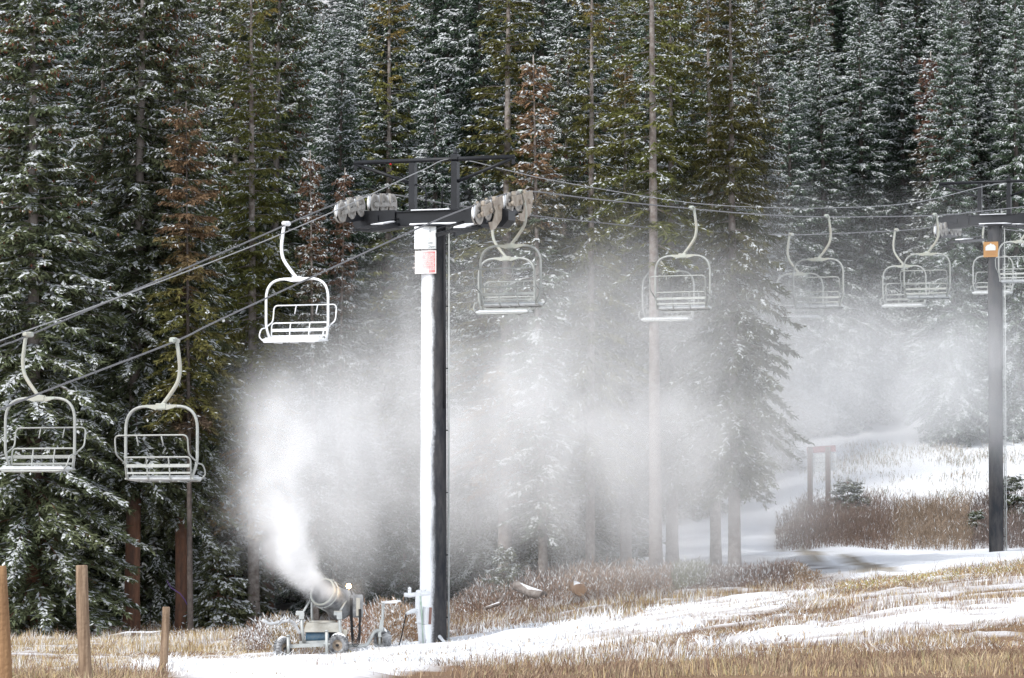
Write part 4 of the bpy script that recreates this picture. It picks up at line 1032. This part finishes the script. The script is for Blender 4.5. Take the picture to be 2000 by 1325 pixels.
# rime-coated sticks round the foot of the tower
for i, (x0, y0, x1, y1, r, lb) in enumerate(((797, 1255, 812, 1276, .03, 'long rime-coated stick left of the hydrant foot'), (789, 1260, 800, 1277, .025, 'short rime-coated stick left of the hydrant foot'), (858, 1243, 876, 1268, .035, 'thick rime-coated stick right of the tower foot'), (868, 1252, 882, 1270, .022, 'thin rime-coated stick right of the tower foot'))):
    b = MB(); p0 = at(x0, y0, 100.6); p1 = at(x1, y1, 100.2); p1.z = min(p1.z, gz(p1.x, p1.y) - .02)
    b.tube([p0, p0.lerp(p1, .4) + Vector((.01, 0, .01)), p1], [r * 1.3, r, r * .9], 8); tag(b.build('frosted_stick', M['rime']), lb, 'stick', 'rime-coated sticks')

# ---------------------------------------------------------------- fence posts
def post(px, py, px1, wpx, Y, m, label, lean_y=0.0):
    r = wpx / F * Y / 2; top = at(px, py, Y); base = onground(px1, Y); base.z -= .15
    o = empty('fence_post', base); tag(o, label, 'fence post', 'wooden fence posts'); n = 9
    b = MB(); pts = []; rr = []
    for i in range(n):
        t = i / (n - 1); p = base.lerp(top, t) - base; pts.append(p + Vector((math.sin(t * 5 + px) * .006, 0, 0))); rr.append(r * (1.06 - .12 * t + .02 * math.sin(t * 9 + px)))
    pts.append(pts[-1] + (pts[-1] - pts[-2]).normalized() * .012); rr.append(rr[-1] * .88)
    b.tube(pts, rr, 16); b.build('shaft', m, o)
    return o
post(-1, 1108, 14, 30, 40, M['wood'], 'leaning wooden post cut off by the left edge')
post(159, 1106, 171, 25, 47, M['wood_grey'], 'tall grey brown wooden post second from the left')
post(324, 1187, 321, 16, 58, M['wood_grey'], 'short round wooden post, rightmost of the three')

# ---------------------------------------------------------------- trail sign
ts = empty('trail_sign', onground(1600, 173)); TO = Vector(ts.location); tag(ts, 'two-post wooden trail sign with a red header board by the road bend', 'sign')
def Tt(px, py, d=0.0): return at(px, py, 173 + d) - TO
for px in (1582, 1617):
    b = MB(); p = Tt(px, 873, 0 if px < 1600 else -.4); g0 = gz((p + TO).x, (p + TO).y) - TO.z
    b.box(((p.x), p.y, (p.z + g0 - .2) / 2), (.20, .17, p.z - g0 + .2), Matrix.Rotation(-.35, 3, 'Z'), .01); b.build('post', M['sign_post'], ts)
a = Tt(1576, 880, .22); bb = Tt(1632, 876, -.3)
b = MB(); b.bar(a, bb, .05, .28); b.build('header_board', M['sign_maroon'], ts)
for k in range(4):
    b = MB(); dz = Vector((0, 0, -.28 - k * .21)); b.bar(a + dz, bb + dz + Vector((.02, 0, 0)), .03, .165); b.build('slat', M['sign_white'], ts)

# ---------------------------------------------------------------- logs, fallen branches, tape
def log_obj(pts, r, label, m='bark_grey'):
    o = empty('snowy_log', pts[0]); tag(o, label, 'log', 'snowy logs'); P = [Vector(p) - Vector(pts[0]) for p in pts]
    MB().tube(P, r, 12).build('wood', M[m], o)
    rr = r if isinstance(r, (int, float)) else r[0]
    d0 = (P[1] - P[0]).normalized() * rr * .5; P2 = [P[0] + d0] + P[1:]
    MB().tube([p + UP * (rr * .62) for p in P2], [rr * .35] + [rr * .68] * (len(P) - 2) + [rr * .35], 10).build('snow', M['snow'], o)
    return o
def gpt(px, Y, dz=0.0): p = onground(px, Y); return Vector((p.x, p.y, p.z + dz))
log_obj([gpt(1008, 121.5, .62), gpt(1035, 121, .42), gpt(1062, 120.5, .3)], .15, 'snow-covered log lying in the brown grass, the left one', 'bark_grey')
lg = log_obj([gpt(1133, 118.0, .36), gpt(1128, 119.5, .38), gpt(1122, 121, .40)], .19, 'snow-capped log seen end on in the brown grass', 'wood')
log_obj([gpt(945, 119.5, .2), gpt(975, 120, .3), gpt(985, 120, .55)], .05, 'thin snowy branch lying left of the snowy log')
log_obj([gpt(205, 116.8, .05), gpt(250, 117, .16), gpt(300, 117.4, .12), gpt(330, 117.2, .2)], .06, 'snowy fallen branch at the foot of the reddish trunk')
db = empty('dead_branch', gpt(585, 99)); DO = Vector(db.location); tag(db, 'crooked snow-covered dead branch left of the snow gun', 'branch')
def Dp(px, py, d=0): return at(px, py, 99.4 + d) - DO
b = MB(); b.tube(spline([Dp(512, 1211), Dp(527, 1219), Dp(545, 1216, .1), Dp(566, 1213, .1), Dp(576, 1222, .2), Dp(586, 1238, .2)], 4), .045, 8); b.build('limb', M['rime'], db)
for q in ([(527, 1219), (518, 1213), (508, 1212)], [(545, 1216), (553, 1207), (556, 1200)], [(566, 1213), (562, 1203)], [(551, 1216), (540, 1224), (530, 1226)], [(576, 1222), (590, 1214), (598, 1212)], [(535, 1218), (525, 1208)]):
    b = MB(); b.tube([Dp(x, y, .05) for x, y in q], .018, 6, True, .008); b.build('twig', M['rime'], db)
b = MB(); b.tube([Dp(586, 1238, .2), Dp(590, 1262, .2)], .04, 8); b.build('stub', M['bark_grey'], db)
tp = MB(); pts = [at(x, y, 119.5) for x, y in ((326, 1134), (333, 1147), (343, 1154), (352, 1160), (361, 1172), (367, 1184))]
for p, q in zip(pts[:-1], pts[1:]): tp.bar(p, q, .02, .028)
tag(tp.build('flagging_tape', M['purple']), 'strip of purple tape slung across the reddish trunk at left', 'tape')
sk = MB(); sk.tube([at(209, 1296, 50), at(216, 1335, 50)], .009, 6); tag(sk.build('thin_stake', M['sign_dark']), 'thin dark stake between the two right fence posts', 'stake')
# ---------------------------------------------------------------- grass and shrubs
def blades(name, X, Y, Hh, Wd, C, bend=.25, kind='stuff', label=None, cat=None, seed=0, curl=0.0, mname='grass', lift=0.0):
    rng = np.random.default_rng(seed); n = len(X)
    Z = ground(X, Y) + lift - .02
    a = rng.uniform(0, 6.283, n)
    fa = fbm(X * .9, Y * .6, seed + 300) * 12.6; fm = sstep(.35, .75, fbm(X * .5 + 9, Y * .35, seed + 301))      # wind-laid patches
    fx = (rng.normal(0, bend, n) + np.cos(fa) * fm * .9) * Hh; fy = (rng.normal(0, bend, n) + np.sin(fa) * fm * .6) * Hh
    Hh = Hh * (1 - .35 * fm)
    wx = np.cos(a) * Wd; wy = np.sin(a) * Wd * .5
    wx = np.where(np.abs(wx) < Wd * .5, np.sign(wx + 1e-9) * Wd * .5, wx)
    V = np.stack([np.stack([X - wx, Y - wy, Z], 1), np.stack([X + wx, Y + wy, Z], 1),
                  np.stack([X + fx * .35 + wx * .7, Y + fy * .35 + wy * .7, Z + Hh * .6], 1), np.stack([X + fx * .35 - wx * .7, Y + fy * .35 - wy * .7, Z + Hh * .6], 1),
                  np.stack([X + fx, Y + fy, Z + Hh * (1 - curl * rng.random(n))], 1)], 1).reshape(-1, 3)
    b = (np.arange(n) * 5)[:, None]
    tri = np.concatenate([b + np.array([[0, 1, 2]]), b + np.array([[0, 2, 3]]), b + np.array([[3, 2, 4]])])
    o = link(name, np_mesh(name, V, tri, M[mname], np.repeat(C, 5, axis=0) if C is not None else None))
    tag(o, label, cat, None, kind); return o
def scatter(n, u0, u1, y0, y1, seed, mask=None):
    rng = np.random.default_rng(seed); Y = np.sqrt(rng.random(n) * (y1 ** 2 - y0 ** 2) + y0 ** 2); u = rng.uniform(u0, u1, n); X = (u - 1000) / F * Y
    if mask is not None:
        k = rng.random(n) < mask(X, Y, u); X, Y, u = X[k], Y[k], u[k]
    return X, Y, u
def pal_mix(cols, wts, n, rng):
    i = rng.choice(len(cols), n, p=np.array(wts) / sum(wts)); c = np.array(cols)[i]; return c * rng.uniform(.75, 1.25, (n, 1))
TAN, RUS, STRAW, OLV, DRK = (.39, .305, .205), (.215, .145, .105), (.45, .345, .18), (.27, .25, .14), (.125, .09, .072)
rng = np.random.default_rng(5)
# the brown meadow grass: thin where snow has buried it
X, Y, u = scatter(290000, -120, 2120, 44, 128, 1, lambda X, Y, u: (1 - .86 * snow_mask(X, Y)) * (1 - road_mask(X, Y)) * np.where((u > 1560) & (Y > 116), .12, 1) * np.where((u > 330) & (u < 900) & (Y < 66), .05, 1))
nz = fbm(X * .25, Y * .15, 41); nz2 = fbm(X * .8, Y * .5, 43)
wr = np.clip((nz - .38) * 4, 0, 1)
C = np.empty((len(X), 3)); pick = rng.random(len(X))
left = (u < 560) & (Y > 70)
ca = pal_mix([TAN, STRAW, RUS, OLV, DRK], [4, 2, 1.2, 1, .5], len(X), rng); cb = pal_mix([TAN, RUS, DRK, OLV], [1.6, 3.2, 1.2, .3], len(X), rng); cl = pal_mix([STRAW, TAN, OLV], [3, 2, .6], len(X), rng)
C = np.where((pick < wr)[:, None], cb, ca); C = np.where(left[:, None], cl, C)
fr = rng.random(len(X)) < .12 + .30 * sstep(.45, .7, nz2); C = np.where(fr[:, None] & (Y > 62)[:, None], np.array([.72, .73, .74]), C)
tall = rng.random(len(X)) < .035
C = np.where(tall[:, None], np.array([.17, .10, .07]) * rng.uniform(.7, 1.3, (len(X), 1)), C)
clump = fbm(X * 2.6, Y * 1.6, 47)
Hg = (.03 + .30 * nz2 * sstep(.25, .7, clump)) * np.where(tall, 1.7, 1) * rng.uniform(.5, 1.4, len(X)) * np.where(Y > 103, 1.5, 1) * np.where((Y > 78) & (Y < 100) & (u < 850), .7, 1)
blades('dry_grass', X, Y, Hg, .0022 + .003 * rng.random(len(X)) + Y * 3.5e-5, C, .22, label='brown and tan dry meadow grass with frosted tips', cat='grass', seed=3)
# grass thickly coated with rime in the lee of the gun
X, Y, u = scatter(60000, 560, 1600, 70, 106, 7, lambda X, Y, u: snow_mask(X, Y) * sstep(620, 760, u) * (1 - .7 * sstep(1300, 1550, u)))
nz = fbm(X * .55, Y * .4, 51); Hf = (.05 + .5 * np.clip(nz - .3, 0, 1) * sstep(.3, .6, fbm(X * 1.8, Y * 1.2, 57))) * rng.uniform(.5, 1.5, len(X))
blades('frosted_grass', X, Y, Hf, .012 + .010 * rng.random(len(X)), np.where((rng.random(len(X)) < .10)[:, None], np.array([.36, .27, .18]), np.array([.74, .76, .78])) * rng.uniform(.88, 1.05, (len(X), 1)), .45, label='grass thickly coated with white rime beside the near tower', cat='grass', seed=4, curl=.5)
X, Y, u = scatter(5200, 230, 700, 57, 72, 8, lambda X, Y, u: sstep(240, 330, u) * (1 - sstep(430, 690, u)) * np.clip((fbm(X * .8, Y * .6, 61) - .4) * 4, 0, 1))
blades('frosted_tufts', X, Y, .12 + .32 * rng.random(len(X)), .006 + .006 * rng.random(len(X)), np.tile([.80, .82, .84], (len(X), 1)), .5, label='white frosted grass tufts round the short right fence post', cat='grass', seed=6, curl=.4)
X, Y, u = scatter(16000, 330, 900, 50, 96, 17, lambda X, Y, u: snow_mask(X, Y) * sstep(.4, .62, fbm(X * 1.1, Y * .8, 63)))
blades('frosted_stubble', X, Y, (.03 + .12 * rng.random(len(X))), .004 + .006 * rng.random(len(X)), np.where((rng.random(len(X)) < .25)[:, None], np.array([.40, .31, .2]), np.array([.80, .82, .84])), .6, label='short frosted stubble poking through the snow in front of the gun', cat='grass', seed=18, curl=.5)
# spiky frosted stems sticking out of the drift
X, Y, u = scatter(70, 1138, 1215, 97, 99.5, 9); blades('frosted_stems', X, Y, .2 + .35 * rng.random(len(X)), np.full(len(X), .009), np.tile([.8, .82, .84], (len(X), 1)), .3, label='spiky frosted stems standing on the white drift', cat='plant', seed=10)

def thicket(name, n, u0, u1, y0, y1, h0, h1, cols, wts, label, seed, mask=None, frost=.1):
    rng = np.random.default_rng(seed); X, Y, u = scatter(n, u0, u1, y0, y1, seed, mask); n = len(X); Z = ground(X, Y)
    ed = np.minimum(sstep(u0, u0 + 70, u), 1 - sstep(u1 - 60, u1, u)) * (.45 + .55 * sstep(y0, y0 + 3, Y)) if True else 1
    Hs = (h0 + (h1 - h0) * fbm(X * .5, Y * .5, seed)) * rng.uniform(.55, 1.2, n) * (.35 + .65 * ed)
    C = pal_mix(cols, wts, n, rng); P = np.stack([X, Y, Z - .05], 1)
    D = np.stack([rng.normal(0, .20, n), rng.normal(0, .20, n), np.ones(n)], 1); D /= np.linalg.norm(D, axis=1)[:, None]
    V0, Q0 = kites(P, D, Hs, .008 + .006 * rng.random(n), rng.uniform(0, 3, n), rng)
    Vs, Qs, Cs = [V0], [Q0], [np.repeat(C, 4, axis=0)]; off = len(V0)
    for k in range(4):
        f = rng.uniform(.3, .95, n); Pk = P + D * (Hs * f)[:, None]
        Dk = D + np.stack([rng.normal(0, .5, n), rng.normal(0, .5, n), rng.uniform(-.1, .2, n)], 1); Dk /= np.linalg.norm(Dk, axis=1)[:, None]
        Vk, Qk = kites(Pk, Dk, Hs * rng.uniform(.15, .35, n), .006 + .008 * rng.random(n), rng.uniform(0, 3, n), rng)
        Ck = np.where((rng.random(n) < frost)[:, None], np.array([.74, .76, .78]), C * rng.uniform(.8, 1.25, (n, 1)))
        Vs.append(Vk); Qs.append(Qk + off); Cs.append(np.repeat(Ck, 4, axis=0)); off += len(Vk)
    o = link(name, np_mesh(name, np.concatenate(Vs), np.concatenate(Qs), M['grass'], np.concatenate(Cs))); tag(o, label, 'shrubs', None, 'stuff'); return o
WIL = [(.21, .155, .125), (.26, .20, .15), (.17, .135, .12), (.29, .24, .165)]
thicket('willow_thicket', 9000, 1515, 2140, 158, 171, .75, 1.5, WIL, [3, 2, 2, 1.2], 'leafless brown willow thicket across the road below the white slope', 71, frost=.04)
thicket('willow_thicket', 4200, 1340, 1600, 117.5, 123, .35, .95, [(.25, .2, .17), (.2, .14, .11), (.3, .22, .15)], [2, 2, 1], 'grey brown leafless brush left of the road at the foot of the misty trees', 72, frost=.2)
thicket('brush', 5200, 880, 1420, 119, 127, .35, 1.0, [(.24, .17, .13), (.3, .2, .13), (.2, .2, .12)], [2, 2, 1], 'low brown brush under the misty trees right of the near tower', 73, frost=.25)
thicket('brush', 2600, 455, 640, 103, 112, .4, 1.1, [(.2, .13, .09), (.28, .2, .1), (.16, .16, .08)], [2, 2, 1], 'frosted low brush just behind the snow gun', 74, frost=.5)
thicket('brush', 2400, 640, 830, 108, 116, .4, .95, [(.28, .17, .11), (.3, .2, .12)], [2, 2], 'brown frosted brush between the snow gun and the near tower', 75, frost=.35)
thicket('brush', 2600, 20, 520, 117, 124, .2, .6, [(.2, .12, .08), (.3, .2, .1)], [2, 2], 'low brown brush at the foot of the left trees', 76, frost=.35)
thicket('slope_brush', 7500, 1560, 2100, 170, 196, .2, .6, [(.24, .2, .15), (.3, .24, .16), (.16, .18, .12)], [2, 2, 1], 'scattered frosted brush on the white slope behind the willows', 77, lambda X, Y, u: np.clip((fbm(X * .5, Y * .3, 81) - .36) * 5, 0, 1), frost=.4)
thicket('roadside_grass', 5200, 1600, 2140, 99, 114, .08, .34, [(.36, .33, .14), (.42, .3, .16), (.3, .2, .12)], [2, 2, 1], 'tan and olive weeds along the near edge of the road', 78, lambda X, Y, u: 1 - sstep(107, 113, Y), frost=.25)
# ---------------------------------------------------------------- blown snow in the air (density grids, evaluated in world space)
def volume_obj(name, lo, hi, vox, lobes, dens, nscale, contrast, label, step=1.0, stretch=(1, 1, 1), aniso=0.0, nmin=0.0, edge=.15, warp=.9):
    m = bpy.data.materials.new(name); m.use_nodes = True; n = m.node_tree.nodes; n.clear()
    out = n.new('ShaderNodeOutputMaterial'); pv = n.new('ShaderNodeVolumePrincipled')
    pv.inputs['Color'].default_value = (.985, .988, .992, 1); pv.inputs['Anisotropy'].default_value = aniso; pv.inputs['Density'].default_value = 1.0
    m.node_tree.links.new(pv.outputs[0], out.inputs['Volume'])
    m.cycles.volume_step_rate = step
    g = bpy.data.node_groups.new(name, 'GeometryNodeTree'); g.interface.new_socket('Geometry', in_out='INPUT', socket_type='NodeSocketGeometry'); g.interface.new_socket('Geometry', in_out='OUTPUT', socket_type='NodeSocketGeometry')
    n = g.nodes; L = g.links; go = n.new('NodeGroupOutput')
    pos = n.new('GeometryNodeInputPosition')
    wn = n.new('ShaderNodeTexNoise'); wn.inputs['Scale'].default_value = nscale * .55; wn.inputs['Detail'].default_value = 3
    L.new(pos.outputs[0], wn.inputs['Vector'])
    ws = n.new('ShaderNodeVectorMath'); ws.operation = 'SUBTRACT'; ws.inputs[1].default_value = (.5, .5, .5); L.new(wn.outputs['Color'], ws.inputs[0])
    wm = n.new('ShaderNodeVectorMath'); wm.operation = 'MULTIPLY_ADD'; wm.inputs[1].default_value = (warp / nscale,) * 3; L.new(ws.outputs[0], wm.inputs[0]); L.new(pos.outputs[0], wm.inputs[2])
    acc = None
    for (cx, cyy, cz, rx, ry, rz, amp) in lobes:
        s = n.new('ShaderNodeVectorMath'); s.operation = 'SUBTRACT'; s.inputs[1].default_value = (cx, cyy, cz); L.new(wm.outputs[0], s.inputs[0])
        d = n.new('ShaderNodeVectorMath'); d.operation = 'DIVIDE'; d.inputs[1].default_value = (rx, ry, rz); L.new(s.outputs[0], d.inputs[0])
        ln = n.new('ShaderNodeVectorMath'); ln.operation = 'LENGTH'; L.new(d.outputs[0], ln.inputs[0])
        mr = n.new('ShaderNodeMapRange'); mr.interpolation_type = 'SMOOTHSTEP'; mr.inputs['From Min'].default_value = 1.0; mr.inputs['From Max'].default_value = edge
        mr.inputs['To Min'].default_value = 0; mr.inputs['To Max'].default_value = amp; L.new(ln.outputs['Value'], mr.inputs['Value'])
        if acc is None: acc = mr.outputs[0]
        else:
            a = n.new('ShaderNodeMath'); a.operation = 'ADD'; L.new(acc, a.inputs[0]); L.new(mr.outputs[0], a.inputs[1]); acc = a.outputs[0]
    sc = n.new('ShaderNodeVectorMath'); sc.operation = 'MULTIPLY'; sc.inputs[1].default_value = stretch; L.new(pos.outputs[0], sc.inputs[0])
    nz = n.new('ShaderNodeTexNoise'); nz.inputs['Scale'].default_value = nscale; nz.inputs['Detail'].default_value = 5; nz.inputs['Roughness'].default_value = .62; nz.inputs['Distortion'].default_value = .5
    L.new(sc.outputs[0], nz.inputs['Vector'])
    nm = n.new('ShaderNodeMapRange'); nm.inputs['From Min'].default_value = .5 - contrast; nm.inputs['From Max'].default_value = .5 + contrast
    nm.inputs['To Min'].default_value = nmin; nm.inputs['To Max'].default_value = 2.0 - nmin; L.new(nz.outputs[0], nm.inputs['Value'])
    mu = n.new('ShaderNodeMath'); mu.operation = 'MULTIPLY'; L.new(acc, mu.inputs[0]); L.new(nm.outputs[0], mu.inputs[1])
    mu2 = n.new('ShaderNodeMath'); mu2.operation = 'MULTIPLY'; mu2.inputs[1].default_value = dens; L.new(mu.outputs[0], mu2.inputs[0])
    vc = n.new('GeometryNodeVolumeCube'); L.new(mu2.outputs[0], vc.inputs['Density'])
    vc.inputs['Min'].default_value = lo; vc.inputs['Max'].default_value = hi; vc.inputs['Background'].default_value = 0
    for k, ax in enumerate('XYZ'): vc.inputs['Resolution ' + ax].default_value = max(4, int((hi[k] - lo[k]) / vox))
    sm_ = n.new('GeometryNodeSetMaterial'); sm_.inputs['Material'].default_value = m
    L.new(vc.outputs[0], sm_.inputs['Geometry']); L.new(sm_.outputs[0], go.inputs[0])
    me = bpy.data.meshes.new(name); c = (Vector(lo) + Vector(hi)) / 2
    mb = MB(); mb.box(c, Vector(hi) - Vector(lo)); me.from_pydata(mb.v, [], mb.f); me.materials.append(m)
    o = bpy.data.objects.new(name, me); COL.objects.link(o)
    md = o.modifiers.new('density', 'NODES'); md.node_group = g
    tag(o, label, 'mist', None, 'stuff'); return o
def LP(px, py, Y, rx, ry, rz, amp): p = at(px, py, Y); return (p.x, p.y, p.z, rx, ry, rz, amp)
jet = [LP(634, 1158, 97.75, .36, .36, .36, 5), LP(622, 1150, 97.5, .48, .44, .46, 6), LP(606, 1136, 97.3, .60, .5, .54, 6), LP(586, 1112, 97.1, .70, .62, .64, 3.6), LP(566, 1080, 97.2, .95, .8, .85, 2.4), LP(543, 1040, 97.5, 1.15, 1.0, 1.05, 1.6), LP(535, 985, 98, 1.4, 1.2, 1.35, 1.0), LP(545, 915, 98.6, 1.7, 1.5, 1.7, .6), LP(590, 860, 99.2, 2.3, 1.8, 2.0, .40), LP(545, 800, 99.5, 1.9, 1.6, 1.5, .28), LP(665, 890, 99.6, 2.0, 1.6, 2.0, .32), LP(682, 1146, 97.3, .55, .5, .5, .35)]
volume_obj('snow_plume', (-9.4, 95.2, -2.8), (-2.6, 101.8, 5.4), .09, jet, .62, 1.15, .16, 'dense white jet of snow leaving the gun and curling upward', step=1.6, nmin=.05, warp=1.45, edge=.1, stretch=(1.1, .9, .75))
lobes = [LP(540, 880, 103, 2.2, 5, 3.2, 1.2), LP(610, 980, 104, 2.8, 5, 3.4, 1.0), LP(640, 800, 106, 3.2, 6, 3.0, .8), LP(720, 920, 108, 3.8, 6, 4.2, 1.1), LP(790, 770, 110, 4.0, 7, 3.8, .7), LP(880, 900, 112, 4.4, 8, 4.6, 1.0), LP(970, 700, 115, 5.0, 9, 4.0, .5), LP(1040, 880, 114, 5.0, 9, 4.6, .9), LP(1180, 670, 118, 6.0, 10, 4.2, .45),
         LP(1200, 880, 116, 5.5, 11, 4.6, .9), LP(1390, 690, 127, 6.5, 13, 4.6, .55), LP(1400, 920, 120, 5.2, 11, 4.4, .85), LP(1560, 780, 132, 6.5, 15, 4.8, .75), LP(1740, 740, 146, 7.0, 14, 4.8, .6), LP(1920, 740, 152, 7.5, 14, 4.6, .5), LP(1250, 1080, 116, 6.5, 9, 2.4, .6), LP(760, 1060, 107, 3.8, 6, 2.8, .6), LP(860, 640, 111, 4.0, 8, 3.4, .42), LP(1100, 520, 118, 6.0, 9, 3.2, .16), LP(1450, 500, 132, 7.0, 14, 3.6, .16), LP(1800, 520, 150, 8.0, 14, 4.0, .12), LP(1430, 620, 117, 5.0, 7, 3.8, .32)]
volume_obj('snow_mist', (-10.5, 99.0, -3.4), (26, 162, 14.5), .26, lobes, .064, .46, .15, 'pale drifting snow mist spreading across the trees to the right', step=3.0, stretch=(1.05, .6, .8), aniso=-.2, nmin=.06, edge=.05, warp=1.5)
